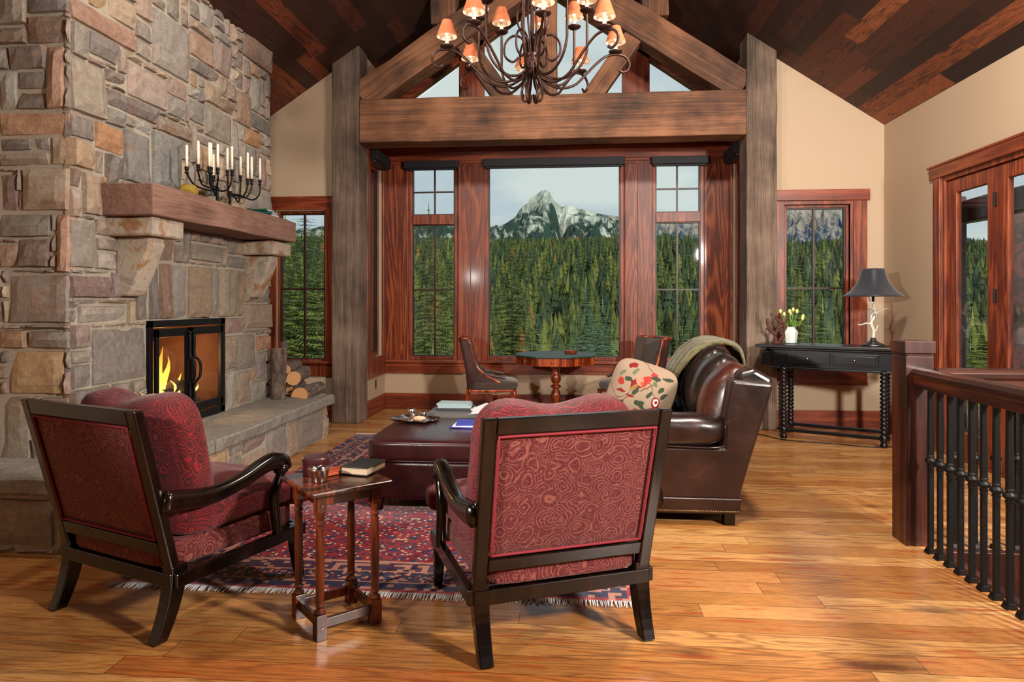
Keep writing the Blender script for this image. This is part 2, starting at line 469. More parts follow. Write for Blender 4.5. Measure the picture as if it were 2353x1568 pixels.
# wall with rectangular openings, in plane y=const or x=const
def wall_open(name, axis, at, th, a0, a1, z0, z1, holes, mat):
    mb = MB()
    xs = sorted({a0, a1, *[h[0] for h in holes], *[h[1] for h in holes]}); zs = sorted({z0, z1, *[h[2] for h in holes], *[h[3] for h in holes]})
    for i in range(len(xs) - 1):
        for j in range(len(zs) - 1):
            xm = (xs[i] + xs[i + 1]) / 2; zm = (zs[j] + zs[j + 1]) / 2
            if any(h[0] < xm < h[1] and h[2] < zm < h[3] for h in holes): continue
            if axis == 1: mb.box(xs[i], xs[i + 1], at, at + th, zs[j], zs[j + 1])
            else: mb.box(at, at + th, xs[i], xs[i + 1], zs[j], zs[j + 1])
    return mb.build(name, mat)
struct(wall_open('wall_back_left', 1, YB, .15, XL, -2.639, 0, 4.15, [(-3.33, -2.76, .66, 2.36)], M['paint']), 'tan wall beyond the fireplace', 'wall')
struct(wall_open('wall_back_right', 1, YB, .15, 2.118, XR, 0, 4.1, [(2.23, 2.9, .8, 2.36)], M['paint']), 'tan wall behind the black table', 'wall')
struct(wall_open('wall_right', 0, XR, .15, 3.82, YB + .15, 0, 3.3, [(4.05, 6.33, .0, 2.43)], M['paint']), 'tan wall with glazed doors', 'wall')
struct(wall_open('wall_stair', 0, XR, .15, -2.6, 3.82, -2.9, 3.3, [], M['paint']), 'tan wall over the stairwell', 'wall')
struct(MB().box(XL - .15, XL, -2.6, YB + .15, 0, 3.3).build('wall_left', M['paint']), 'tan wall past the chimney', 'wall')
struct(MB().box(XL - .1, XR + .1, -2.75, -2.6, -2.9, 5.6).build('wall_front', M['timber']), 'timber clad wall facing the bay', 'wall')  # unseen wall; dark timber finish picked to lower the ambient light
# stairwell below the floor
mb = MB(); mb.box(1.87, 1.97, -2.6, 3.82, -2.9, -.2); mb.box(1.97, XR, 3.82, 3.92, -2.9, -.2)
struct(mb.build('wall_stairwell', M['paint']), 'tan wall down in the stairwell', 'wall')
struct(MB().box(1.9, XR, -2.6, 3.85, -3.0, -2.9).build('floor_lower', M['floor']), 'lower landing floor', 'floor')
mb = MB(); mb.box(1.935, 1.985, -2.6, 3.85, -.26, .012); mb.box(1.985, XR, 3.8, 3.85, -.26, .012)
struct(mb.build('trim_1', M['newel'], bevel=.006), 'dark wood nosing around the stairwell', 'trim')

# ---- bay walls
struct(MB().box(-2.35, 1.89, YBAY, YBAY + .12, 0, .47).build('wall_bay', M['paint']), 'tan strip of wall under the bay windows', 'wall')
struct(wall_open('wall_bay_left', 0, -2.5, .15, YB + .165, YBAY + .12, 0, 4.15, [(7.72, 8.3, .66, 3.0)], M['paint']), 'tan side wall of the bay', 'wall')
struct(wall_open('wall_bay_right', 0, 1.89, .15, YB + .165, YBAY + .12, 0, 4.1, [(7.72, 8.3, .66, 3.0)], M['paint']), 'tan side wall of the bay beside the table', 'wall')
# casings of the big window wall: uprights, rails
def trimobj(k, mb, mat, label='red stained fir casing board', bevel=.006):
    return struct(mb.build('trim_%d' % k, mat, bevel=bevel), label, 'trim')
Y0, Y1 = YBAY - .0, YBAY + .12
up = [(-2.35, -2.05), (-1.425, -1.085), (.625, .965), (1.585, 1.89)]
k = 2
for i, (a, b) in enumerate(up):
    mb = MB(); mb.box(a, b, Y0, Y1, .47, 3.06)
    trimobj(k, mb, M['figured'] if i in (0, 3) else M['fir'], 'upright red fir panel beside the bay windows'); k += 1
    mb = MB(); mid = (a + b) / 2   # raised half board
    if i in (1, 2):
        mb.box(a + .01, mid - .004, Y0 - .02, Y0, .6, 3.02); trimobj(k, mb, M['fir'], 'raised fir board between the bay windows'); k += 1
mb = MB(); mb.box(-2.35, 1.89, Y0, Y1, 3.06, 3.62); trimobj(k, mb, M['fir_x'], 'wide red fir header over the bay windows'); k += 1
mb = MB(); mb.box(-2.35, 1.89, Y0 - .02, Y0, 3.09, 3.27); trimobj(k, mb, M['fir_x'], 'raised fir head casing'); k += 1
mb = MB(); mb.box(-2.35, 1.89, Y0 - .03, Y0, .444, .575); trimobj(k, mb, M['fir_x'], 'fir apron board under the bay windows'); k += 1
mb = MB(); mb.box(-2.35, 1.89, Y0 - .06, Y0 + .02, .575, .61); trimobj(k, mb, M['fir_x'], 'fir window stool'); k += 1
# side casings of the bay
for sx, x in ((1, -2.35), (-1, 1.89)):
    mb = MB()
    for a, b, z0, z1 in ((7.6, 7.74, .44, 3.6), (8.28, 8.41, .44, 3.6), (7.74, 8.28, .44, .68), (7.74, 8.28, 2.98, 3.6)):
        mb.box(min(x, x + sx * .025), max(x, x + sx * .025), a, b, z0, z1)
    trimobj(k, mb, M['fir'], 'fir casing on the side of the bay'); k += 1
# gable glazing surround above
gz = lambda x: 5.12 - .7 * abs(x - RX)
for a, b in ((-1.41, -1.095), (.605, .935)):
    mb = MB(); mb.prism([(a, 3.62), (b, 3.62), (b, gz(b) + .15), (a, gz(a) + .15)], 1, Y0, Y1); trimobj(k, mb, M['fir'], 'dark fir mullion of the gable glass'); k += 1
mb = MB()
for sg in (-1, 1):
    xe = RX + sg * 2.2
    mb.prism([(RX, gz(RX)), (xe, gz(xe)), (xe, ceil_z(xe) + .05), (RX, ceil_z(RX) + .05)], 1, Y0, Y1)
    xe2 = RX + sg * 2.2
    mb.prism([(RX, gz(RX) + .1), (xe2, gz(xe2) + .1), (xe2, ceil_z(xe2) + .02), (RX, ceil_z(RX) + .02)], 1, Y0 - .06, Y0)
trimobj(k, mb, M['fir_x'], 'sloping fir frame of the gable glass'); k += 1
mb = MB(); mb.prism([(-2.3, 3.6), (1.84, 3.6), (gz and RX + .01, gz(RX) + .05)], 1, Y0 + .06, Y0 + .066)
g = struct(mb.build('window_9', M['glass']), 'gable glass under the ridge', 'window')
# baseboards
k = 1
def baseboard(nm, x0, x1, y0, y1, mat):
    mb = MB(); mb.box(x0, x1, y0, y1, 0, .195); 
    if abs(x1 - x0) > abs(y1 - y0): mb.box(x0, x1, y0 - .012, y1, 0, .03)
    struct(mb.build(nm, mat, bevel=.006), 'red fir baseboard', 'baseboard')
baseboard('baseboard_bay', -2.35, 1.89, YBAY - .02, YBAY, M['fir_x'])
baseboard('baseboard_bay_left', -2.35, -2.33, 7.6, YBAY - .02, M['fir_y'])
baseboard('baseboard_bay_right', 1.87, 1.89, 7.6, YBAY - .02, M['fir_y'])
baseboard('baseboard_left', XL, -2.65, YB - .02, YB, M['fir_x'])
baseboard('baseboard_back', 2.12, XR, YB - .02, YB, M['fir_x'])
baseboard('baseboard_right', XR - .02, XR, 6.42, YB - .02, M['fir_y'])
# ---- windows
def window(n, x0, x1, z0, z1, y, muntx=(), muntz=(), split=None, label='', fr=.045, axis=1, dep=.09, sillclip=0):
    """sash window set in the opening; root mesh is the frame, with pane and muntin children"""
    def bx(mb, a0, a1, b0, b1, c0, c1):   # a along wall, b depth, c z
        if axis == 1: mb.box(a0, a1, b0, b1, c0, c1)
        else: mb.box(b0, b1, a0, a1, c0, c1)
    mb = MB()
    bx(mb, x0, x0 + fr, y, y + dep, z0, z1); bx(mb, x1 - fr, x1, y, y + dep, z0, z1)
    bx(mb, x0 + fr, x1 - fr, y, y + dep, z0, z0 + fr); bx(mb, x0 + fr, x1 - fr, y, y + dep, z1 - fr, z1)
    secs = [(z0 + fr, z1 - fr)]
    if split:
        bx(mb, x0 + fr, x1 - fr, y - .01, y + dep, split[0], split[1]); secs = [(z0 + fr, split[0]), (split[1], z1 - fr)]
    root = mb.build('window_%d' % n, M['fir'], bevel=.004); struct(root, label, 'window')
    for (a, b) in secs:
        q = MB(); e = .012
        bx(q, x0 + fr, x0 + fr + e, y + .02, y + .07, a, b); bx(q, x1 - fr - e, x1 - fr, y + .02, y + .07, a, b)
        bx(q, x0 + fr + e, x1 - fr - e, y + .02, y + .07, a, a + e); bx(q, x0 + fr + e, x1 - fr - e, y + .02, y + .07, b - e, b)
        q.build('sash', M['sash'], root)
        q = MB(); bx(q, x0 + fr + e, x1 - fr - e, y + .045, y + .051, a + e, b - e); q.build('pane', M['glass'], root)
    for (a, c0, c1) in muntx:
        q = MB(); bx(q, a - .009, a + .009, y + .03, y + .066, c0, c1); q.build('muntin', M['sash'], root)
    for c in muntz:
        q = MB(); bx(q, x0 + fr, x1 - fr, y + .032, y + .064, c - .009, c + .009); q.build('muntin', M['sash'], root)
    return root
yw = YBAY + .02
window(1, -2.05, -1.425, .61, 3.06, yw, [(-1.725, .66, 2.3), (-1.725, 2.43, 3.0)], [1.485, 2.715], (2.305, 2.425), 'divided light window at the far end of the bay nearest the fireplace')
window(2, -1.085, .625, .61, 3.06, yw, label='large undivided picture window facing the mountain')
window(3, .965, 1.585, .61, 3.06, yw, [(1.27, .66, 2.3), (1.27, 2.43, 3.0)], [1.485, 2.715], (2.305, 2.425), 'divided light window of the bay behind the sofa')
window(4, -3.33, -2.76, .66, 2.36, YB + .03, [(-3.03, .7, 2.32)], [1.48], label='four light window behind the fireplace hearth', fr=.025)
window(5, 2.23, 2.9, .8, 2.36, YB + .03, [(2.553, .84, 2.32)], [1.48], label='four light window behind the black table', fr=.03)
window(6, 7.74, 8.28, .68, 2.98, -2.47, label='narrow side window of the bay', axis=0, dep=.08)
window(7, 7.74, 8.28, .68, 2.98, 1.92, label='narrow side window of the bay beside the sofa', axis=0, dep=.08)
# casings for windows 4 and 5
q = MB(); q.box(-3.5, -2.67, YB - .03, YB, 2.37, 2.52); struct(q.build('trim_30', M['fir_x'], bevel=.005), 'fir head casing beyond the fireplace', 'trim')
q = MB(); q.box(-2.76, -2.67, YB - .025, YB, .5, 2.37); q.box(-3.45, -3.33, YB - .025, YB, .5, 2.37); q.box(-3.33, -2.76, YB - .025, YB, .5, .64); struct(q.build('trim_31', M['fir'], bevel=.005), 'fir side casing beyond the fireplace', 'trim')
q = MB(); q.box(-3.48, -2.66, YB - .06, YB, .64, .67); struct(q.build('trim_32', M['fir_x'], bevel=.005), 'fir window stool beyond the fireplace', 'trim')
q = MB(); q.box(2.1, 3.09, YB - .035, YB, 2.4, 2.515); struct(q.build('trim_33', M['fir_x'], bevel=.005), 'fir head casing over the black table', 'trim')
q = MB(); q.box(2.12, 2.23, YB - .025, YB, .6, 2.4); q.box(2.93, 3.065, YB - .025, YB, .6, 2.4); struct(q.build('trim_34', M['fir'], bevel=.005), 'fir side casing behind the lamp', 'trim')
q = MB(); q.box(2.9, 2.93, YB - .012, YB + .05, .76, 2.4); q.box(2.23, 2.9, YB - .012, YB + .03, 2.36, 2.4);struct(q.build('trim_35', M['fir'], bevel=.003), 'fir jamb bead behind the lamp', 'trim')
q = MB(); q.box(2.1, 3.09, YB - .06, YB, .76, .8); q.box(2.12, 3.065, YB - .025, YB, .46, .76); struct(q.build('trim_36', M['fir_x'], bevel=.005), 'fir apron behind the black table', 'trim')
# ---- roller shades
def shade(x0, x1, z0, z1, y, label, axis=1, sgn=-1):
    mb = MB()
    if axis == 1: mb.box(x0, x1, y - .085, y, z0, z1)
    else: mb.box(min(y, y + sgn * .085), max(y, y + sgn * .085), x0, x1, z0, z1)
    o = mb.build('roller_shade', M['shade_blk'], bevel=.006); tag(o, label, 'roller shade', 'black roller shades above the bay windows')
    mb = MB()
    if axis == 1: mb.box(x0 + .02, x1 - .02, y - .06, y - .02, z0 - .022, z0)
    else: mb.box(min(y + sgn * .02, y + sgn * .06), max(y + sgn * .02, y + sgn * .06), x0 + .02, x1 - .02, z0 - .022, z0)
    mb.build('bottom_bar', M['shade_blk'], o, bevel=.003)
shade(-2.09, -1.41, 2.995, 3.085, YBAY, 'black roller shade cassette above the narrow window nearest the fireplace')
shade(-1.09, .63, 3.0, 3.095, YBAY, 'wide black roller shade cassette above the mountain picture window')
shade(.955, 1.62, 2.995, 3.085, YBAY, 'black roller shade cassette above the narrow window behind the sofa')
shade(7.7, 8.3, 2.98, 3.1, -2.325, 'black roller shade seen end on beside the weathered post by the hearth', 0, 1)
shade(7.7, 8.3, 2.98, 3.1, 1.865, 'black roller shade seen end on beside the weathered post near the table', 0, -1)
# ---- glazed doors in the right wall
root = thing('door_1', 'pair of tall glazed fir doors in the tan wall', 'door', (XR, 5.2, 0)); struct(root)
def dchild(nm, mb, mat, parent=root, bevel=.004): 
    for i, p in enumerate(mb.v): mb.v[i] = (p[0] - XR, p[1] - 5.2, p[2])
    return mb.build(nm, mat, parent, bevel=bevel)
mb = MB(); mb.box(XR - .03, XR, 3.95, 6.5, 2.43, 2.545); mb.box(XR - .04, XR, 3.93, 6.52, 2.53, 2.55); dchild('head_casing', mb, M['fir_y'])
mb = MB(); mb.box(XR - .025, XR, 6.33, 6.44, 0, 2.43); dchild('side_casing', mb, M['fir'])
mb = MB(); mb.box(XR - .025, XR, 3.94, 4.05, 0, 2.43); dchild('side_casing', mb, M['fir'])
mb = MB(); mb.box(XR + .0, XR + .12, 6.29, 6.33, 0, 2.43); mb.box(XR, XR + .12, 4.05, 6.29, 2.39, 2.43); mb.box(XR, XR + .12, 4.05, 6.29, 0, .02); dchild('door_frame', mb, M['fir'])
for a, b in ((5.595, 6.285), (4.85, 5.59), (4.1, 4.845)):
    mb = MB(); x0, x1 = XR + .02, XR + .065
    mb.box(x0, x1, b - .14, b, .02, 2.385); mb.box(x0, x1, a, a + .11, .02, 2.385); mb.box(x0, x1, a + .11, b - .14, .02, .235); mb.box(x0, x1, a + .11, b - .14, 2.27, 2.385)
    leaf = dchild('door_leaf', mb, M['fir'])
    mb = MB(); mb.box(x0 + .02, x0 + .026, a + .11, b - .14, .235, 2.27); g = dchild('pane', mb, M['glass'], leaf, 0)
    for z in (.62, 1.38, 2.13):
        mb = MB(); mb.box(x0 - .012, x0, a - .012, a + .016, z - .05, z + .05); mb.tube([(x0 - .014, a, z - .055), (x0 - .014, a, z + .055)], .008); dchild('hinge', mb, M['iron'], leaf, 0)
# porch outside the doors
mb = MB(); mb.box(XR + .15, XR + 3.2, 2.0, 9.5, -.25, -.05)
struct(mb.build('floor_porch', M['post']), 'weathered porch deck outside the doors', 'porch floor')
struct(MB().prism([(XR + .1, 2.72), (XR + 3.3, 2.35), (XR + 3.3, 2.5), (XR + .1, 2.87)], 1, 1.0, 6.9).build('ceiling_porch', M['ceil']), 'dark board porch roof', 'porch ceiling')
for i, (x, y) in enumerate(((4.19, 8.05), (5.5, 9.2))):
    o = timber('porch_post', (x, y, -.05), (x, y, 2.5), .26, .26, M['newel'], seed=50 + i); tag(o, ['dark porch post close outside the glazed doors', 'dark porch post at the outer corner of the deck'][i], 'post')
o = timber('porch_beam', (4.35, 9.3, 2.33), (4.35, 1.5, 2.33), .16, .24, M['newel'], seed=61); tag(o, 'dark porch beam seen through the top of the door glass', 'beam')

# ================================================================ TIMBER FRAME
for i, (x, lab) in enumerate(((-2.483, 'weathered grey square timber post standing between the hearth and the bay'), (1.962, 'weathered grey square timber post standing behind the leather sofa'))):
    root = timber('timber_post', (x, 7.455, 0), (x, 7.455, ceil_z(x) + .1), .31, .31, M['post'], seed=i + 3)
    tag(root, lab, 'post')
tr = thing('timber_truss', 'brown reclaimed timber roof truss spanning between the two weathered posts', 'truss', (0, 7.45, 0))
# tie beam faces the room flush with the posts
timber('tie_beam', (-2.328, 7.45, 3.317), (1.807, 7.45, 3.317), .30, .478, M['timber'], tr, seed=11)
ct = .38 / 2
def rline(x): return 3.778 + .667 * (2.06 - abs(x - RX)) - ct
for sg in (-1, 1):
    xo = RX + sg * 2.06; timber('rafter', (xo, 7.46, rline(xo)), (RX + sg * -.05, 7.46, rline(RX) + .03), .28, .315, M['timber'], tr, seed=13 + sg)
timber('king_post', (RX + .003, 7.46, 3.556), (RX + .003, 7.46, 4.85), .19, .19, M['timber'], tr, seed=17)
for sg in (-1, 1):
    timber('strut', (RX + sg * .44, 7.465, 3.5), (RX + sg * 1.0, 7.465, 4.3), .2, .2, M['timber'], tr, seed=19 + sg)
    xx = RX + sg * 1.14; timber('purlin_block', (xx, 7.46, rline(xx) + .17), (xx, 7.46, ceil_z(xx)+.02), .28, .24, M['timber'], tr, seed=23 + sg)
for sg in (-1, 1):
    xx = RX + sg * 1.14; 
timber('ridge_beam', (RX, 7.2, 5.2), (RX, 8.4, 5.2), .2, .3, M['timber'], tr, seed=29)

# ================================================================ FIREPLACE
PAL = [(138, 128, 118), (122, 110, 102), (156, 140, 122), (166, 138, 116), (138, 108, 86), (122, 106, 102), (172, 134, 94), (154, 148, 140), (146, 128, 112), (116, 108, 104), (176, 150, 120), (130, 116, 102), (142, 114, 104), (150, 134, 118), (134, 126, 118)]
def fill(a0, a1, b0, b1, holes, fixed, seed, g=.03, big=1.0):
    rg = random.Random(seed); na = int(round((a1 - a0) / g)); nb = int(round((b1 - b0) / g))
    occ = np.zeros((na, nb), bool); out = []
    for h in holes:
        i0, i1, j0, j1 = [int(round(q / g)) for q in (h[0] - a0, h[1] - a0, h[2] - b0, h[3] - b0)]
        occ[max(0, i0):max(0, i1), max(0, j0):max(0, j1)] = True
    for (x0, x1, z0, z1, c) in fixed:
        i0, i1, j0, j1 = [int(round(q / g)) for q in (x0 - a0, x1 - a0, z0 - b0, z1 - b0)]
        i0 = max(i0, 0); j0 = max(j0, 0); i1 = min(max(i1, i0 + 2), na); j1 = min(max(j1, j0 + 2), nb)
        while i0 < i1 and j0 < j1 and occ[i0:i1, j0:j1].any():
            # shrink from the side that clears most
            opts = [(occ[i0 + 1:i1, j0:j1].sum(), 0), (occ[i0:i1 - 1, j0:j1].sum(), 1), (occ[i0:i1, j0 + 1:j1].sum(), 2), (occ[i0:i1, j0:j1 - 1].sum(), 3)]
            w = min(opts)[1]
            if w == 0: i0 += 1
            elif w == 1: i1 -= 1
            elif w == 2: j0 += 1
            else: j1 -= 1
        if i1 - i0 < 2 or j1 - j0 < 2: continue
        occ[i0:i1, j0:j1] = True; out.append((a0 + i0 * g, a0 + i1 * g, b0 + j0 * g, b0 + j1 * g, c))
    for j in range(nb):
        for i in range(na):
            if occ[i, j]: continue
            tall = rg.random() < .28
            w = rg.choice([4, 5, 6, 8, 10, 12]) if not tall else rg.choice([4, 5, 6, 8])
            h = rg.choice([3, 3, 4, 5, 6, 7]) if not tall else rg.choice([5, 7, 9, 11])
            w = int(w * big); h = int(h * big)
            m = 0
            while m < w + 3 and i + m < na and not occ[i + m, j]: m += 1
            if m <= w + 2: w = m
            hh = 0
            while hh < h + 3 and j + hh < nb and not occ[i:i + w, j + hh].any(): hh += 1
            h = hh if hh <= h + 2 else h
            h = min(h, hh) if hh else 1
            if j + h == nb - 1 and not occ[i:i + w, nb - 1].any(): h += 1
            occ[i:i + w, j:j + h] = True
            out.append((a0 + i * g, a0 + (i + w) * g, b0 + j * g, b0 + (j + h) * g, rg.choice(PAL)))
    # absorb slivers into the stones beside them so the joints stay tight
    Rr_ = [[int(round((r[0] - a0) / g)), int(round((r[1] - a0) / g)), int(round((r[2] - b0) / g)), int(round((r[3] - b0) / g)), r[4]] for r in out]
    for _ in range(4):
        todo = [r for r in Rr_ if min(r[1] - r[0], r[3] - r[2]) <= 2]; changed = False
        for s_ in todo:
            if s_ not in Rr_: continue
            x0, x1, z0, z1, c = s_; vert = (x1 - x0) <= (z1 - z0); best = None
            for r in Rr_:
                if r is s_ or min(r[1] - r[0], r[3] - r[2]) <= 1: continue
                if vert and (r[1] == x0 or r[0] == x1) and r[2] >= z0 and r[3] <= z1:
                    if best is None or r[3] - r[2] > best[3] - best[2]: best = r
                if not vert and (r[3] == z0 or r[2] == z1) and r[0] >= x0 and r[1] <= x1:
                    if best is None or r[1] - r[0] > best[1] - best[0]: best = r
            if best is None: continue
            changed = True; Rr_.remove(s_)
            if vert:
                if best[1] == x0: best[1] = x1
                else: best[0] = x0
                for (p, q) in ((z0, best[2]), (best[3], z1)):
                    if q > p: Rr_.append([x0, x1, p, q, c])
            else:
                if best[3] == z0: best[3] = z1
                else: best[2] = z0
                for (p, q) in ((x0, best[0]), (best[1], x1)):
                    if q > p: Rr_.append([p, q, z0, z1, c])
        if not changed: break
    return [(a0 + r[0] * g, a0 + r[1] * g, b0 + r[2] * g, b0 + r[3] * g, r[4]) for r in Rr_]
def lay(mb, rects, place, seed, tmin=.02, tmax=.06):
    """each stone: an uneven raised block with rounded arrises; place(a, b, out) -> xyz"""
    rg = random.Random(seed)
    for (x0, x1, z0, z1, c) in rects:
        g = .0025; x0 += g; x1 -= g; z0 += g; z1 -= g; w = x1 - x0; h = z1 - z0
        if w < .01 or h < .01: continue
        Tt = rg.uniform(tmin + .012, tmax); jj = min(.007, .1 * min(w, h))
        cor = [[(x0 if a == 0 else x1) + rg.uniform(-.3, 1) * jj * (1 if a == 0 else -1), (z0 if b == 0 else z1) + rg.uniform(-.3, 1) * jj * (1 if b == 0 else -1)] for a, b in ((0, 0), (1, 0), (1, 1), (0, 1))]
        def params(L):
            e = min(.01 / L, .2); n = max(2, min(9, int(L / .05))); return [0, e] + [e + (1 - 2 * e) * k / n for k in range(1, n)] + [1 - e, 1]
        U = params(w); V = params(h); lum = rg.uniform(.9, 1.1); cc = [(q * .9 + .1 * g_) * lum * rg.uniform(.985, 1.015) for q, g_ in zip(c, (142, 128, 114))]; cc = lin([min(255, q) for q in cc])
        sd = rg.uniform(0, 99); tiltx = rg.uniform(-.012, .012); tiltz = rg.uniform(-.012, .012)
        vs = []
        for i, u in enumerate(U):
            for j, v in enumerate(V):
                P = [(1 - u) * (1 - v) * cor[0][k] + u * (1 - v) * cor[1][k] + u * v * cor[2][k] + (1 - u) * v * cor[3][k] for k in range(2)]
                edge = min(i, len(U) - 1 - i, j, len(V) - 1 - j)
                nz = noise.noise(Vector((P[0] * 7 + sd, P[1] * 7, sd)))
                wob = noise.noise(Vector((P[0] * 15, P[1] * 15, sd + 5))) * .005
                d = -.012 if edge == 0 else Tt * (.72 if edge == 1 else 1) + nz * .012 + tiltx * (u - .5) * 2 + tiltz * (v - .5) * 2
                vs.append(place(P[0] + (wob if edge < 2 else 0), P[1] + (wob if edge < 2 else 0), d))
        fs = []; m = len(V)
        for i in range(len(U) - 1):
            for j in range(m - 1): fs.append((i * m + j, (i + 1) * m + j, (i + 1) * m + j + 1, i * m + j + 1))
        mb.add(vs, fs, None, cc)
def cl(t): return tuple(int(q) for q in t.split(','))
STB = [(3.75, 4.37, 3.0, 3.15, '165,118,92'), (3.91, 4.18, 2.84, 2.99, '128,118,112'), (4.55, 5.03, 3.0, 3.41, '150,142,132'), (4.28, 4.71, 2.69, 2.95, '152,134,122'), (5.03, 5.39, 3.23, 3.45, '152,122,96'), (5.39, 5.65, 3.25, 3.5, '150,128,120'), (5.86, 6.43, 3.54, 3.77, '120,86,66'), (4.24, 4.55, 2.13, 2.49, '116,116,110'), (4.55, 4.9, 2.14, 2.51, '112,114,108'), (3.96, 4.24, 2.29, 2.43, '184,124,66'), (3.75, 4.01, 2.13, 2.3, '184,148,108'), (4.61, 5.0, 2.56, 2.68, '112,90,76'), (4.13, 4.6, 2.57, 2.7, '112,100,92'), (4.71, 4.95, 2.71, 2.86, '128,120,112'), (5.24, 5.68, 2.68, 2.95, '156,142,130'), (4.98, 5.24, 2.74, 2.9, '116,112,108'), (5.73, 6.0, 3.01, 3.21, '156,120,90'), (3.76, 3.98, 1.53, 1.83, '132,120,108'), (3.84, 4.02, 1.95, 2.06, '158,132,108'), (3.75, 4.07, 2.46, 2.8, '142,128,110'), (5.03, 5.3, 3.11, 3.23, '98,86,84'), (6.0, 6.41, 2.94, 3.1, '96,90,86'), (5.89, 6.2, 2.77, 2.91, '186,128,72'), (4.09, 4.26, 2.73, 2.82, '130,110,96'), (3.84, 4.03, 1.85, 1.93, '120,84,66'), (4.51, 4.82, 1.62, 1.79, '150,116,90'), (5.03, 5.48, 1.66, 1.81, '138,126,112'), (5.42, 5.61, 2.65, 2.71, '150,140,130'), (3.93, 4.49, 0.8, 1.17, '118,104,98'), (3.82, 4.28, 1.2, 1.33, '154,140,130'), (3.88, 4.13, 1.35, 1.51, '112,76,70'), (5.53, 5.73, 0.74, 1.06, '152,126,104'), (5.73, 6.12, 0.72, 1.05, '140,126,112'), (5.58, 5.73, 0.45, 0.71, '160,150,138'), (5.77, 6.0, 0.43, 0.72, '146,126,106'), (6.0, 6.32, 0.4, 0.61, '156,148,136'), (5.89, 6.45, 1.07, 1.33, '146,122,102'), (6.12, 6.43, 0.86, 1.03, '170,118,80'), (3.95, 4.16, 1.52, 1.66, '150,140,130')]
STA = [(-3.2, -2.95, 2.84, 3.02, '122,88,64'), (-3.38, -3.2, 2.84, 2.97, '138,108,80'), (-3.08, -2.95, 2.47, 2.83, '186,140,112'), (-3.38, -2.94, 2.32, 2.47, '198,148,108'), (-3.31, -3.09, 2.69, 2.83, '112,98,88'), (-3.28, -3.08, 2.47, 2.57, '104,92,82'), (-3.05, -2.94, 2.14, 2.3, '184,152,116'), (-3.32, -3.18, 2.21, 2.3, '104,90,86'), (-3.17, -3.05, 2.24, 2.31, '146,140,132'), (-3.34, -3.05, 2.14, 2.21, '140,124,106'), (-3.24, -2.94, 1.85, 2.13, '164,144,120'), (-3.38, -3.25, 1.85, 2.08, '124,98,90'), (-3.38, -3.04, 1.72, 1.83, '132,124,114'), (-3.03, -2.94, 1.52, 1.84, '182,138,114'), (-3.26, -3.05, 1.59, 1.69, '120,94,80'), (-3.26, -3.05, 1.52, 1.59, '146,122,100'), (-3.38, -3.27, 1.52, 1.69, '152,122,100'), (-3.38, -3.3, 2.09, 2.29, '158,116,104'), (-3.34, -2.92, 1.19, 1.5, '148,134,122'), (-3.38, -3.22, 1.05, 1.18, '172,130,98'), (-3.21, -2.96, 1.06, 1.18, '124,112,102'), (-3.32, -2.95, 0.77, 1.04, '190,154,104'), (-3.38, -3.32, 0.95, 1.04, '110,98,90'), (-3.38, -3.16, 0.41, 0.75, '150,134,120')]
FX, FY0, FY1 = -2.93, 3.76, 6.43
fp = thing('stone_fireplace', 'tall ledge stone chimney and raised hearth with timber mantel', 'fireplace', (FX, 5.0, 0))
def off(mb):
    for i, p in enumerate(mb.v): mb.v[i] = (p[0] - FX, p[1] - 5.0, p[2])
    return mb
# mortar core with firebox cavity
mb = MB(); i_ = .015
fy0, fy1, fz1 = 4.49, 5.53, 1.2
mb.box(XL + .01, FX - i_, FY0 + i_, fy0, 0, 4.0); mb.box(XL + .01, FX - i_, fy1, FY1 - i_, 0, 4.0); mb.box(XL + .01, FX - i_, fy0, fy1, fz1, 4.0); mb.box(XL + .01, FX - i_, fy0, fy1, 0, .41); mb.box(XL + .01, FX - .6, fy0, fy1, .41, fz1)
off(mb).build('mortar_core', M['mortar'], fp)
lint = [4.36, 4.52, 4.63, 4.79, 5.0, 5.32, 5.45, 5.63, 5.77, 5.97]
lc = [(132, 118, 104), (124, 116, 110), (132, 96, 72), (150, 142, 134), (158, 128, 96), (132, 128, 122), (150, 132, 108), (160, 144, 122), (142, 110, 82)]
fixedB = [(a, b, c, d, cl(e)) for a, b, c, d, e in STB] + [(lint[i], lint[i + 1], 1.21, 1.62, lc[i]) for i in range(9)]
holesB = [(fy0, fy1, .3, fz1 + .015), (4.05, 6.19, 1.89, 2.06)]
rectB = fill(FY0, FY1, .39, 4.0, holesB, fixedB, 5)
mb = MB(); lay(mb, rectB, lambda a, b, d: (FX - .03 + d, a, b), 3)
rectA = fill(XL, FX, .39, 4.0, [], [(a, b, c, d, cl(e)) for a, b, c, d, e in STA], 8)
lay(mb, rectA, lambda a, b, d: (a, FY0 + .03 - d, b), 4)
rectC = fill(XL, FX, .39, 4.0, [], [], 18); lay(mb, rectC, lambda a, b, d: (a, FY1 - .03 + d, b), 6)
off(mb).build('chimney_stonework', M['stone'], fp)
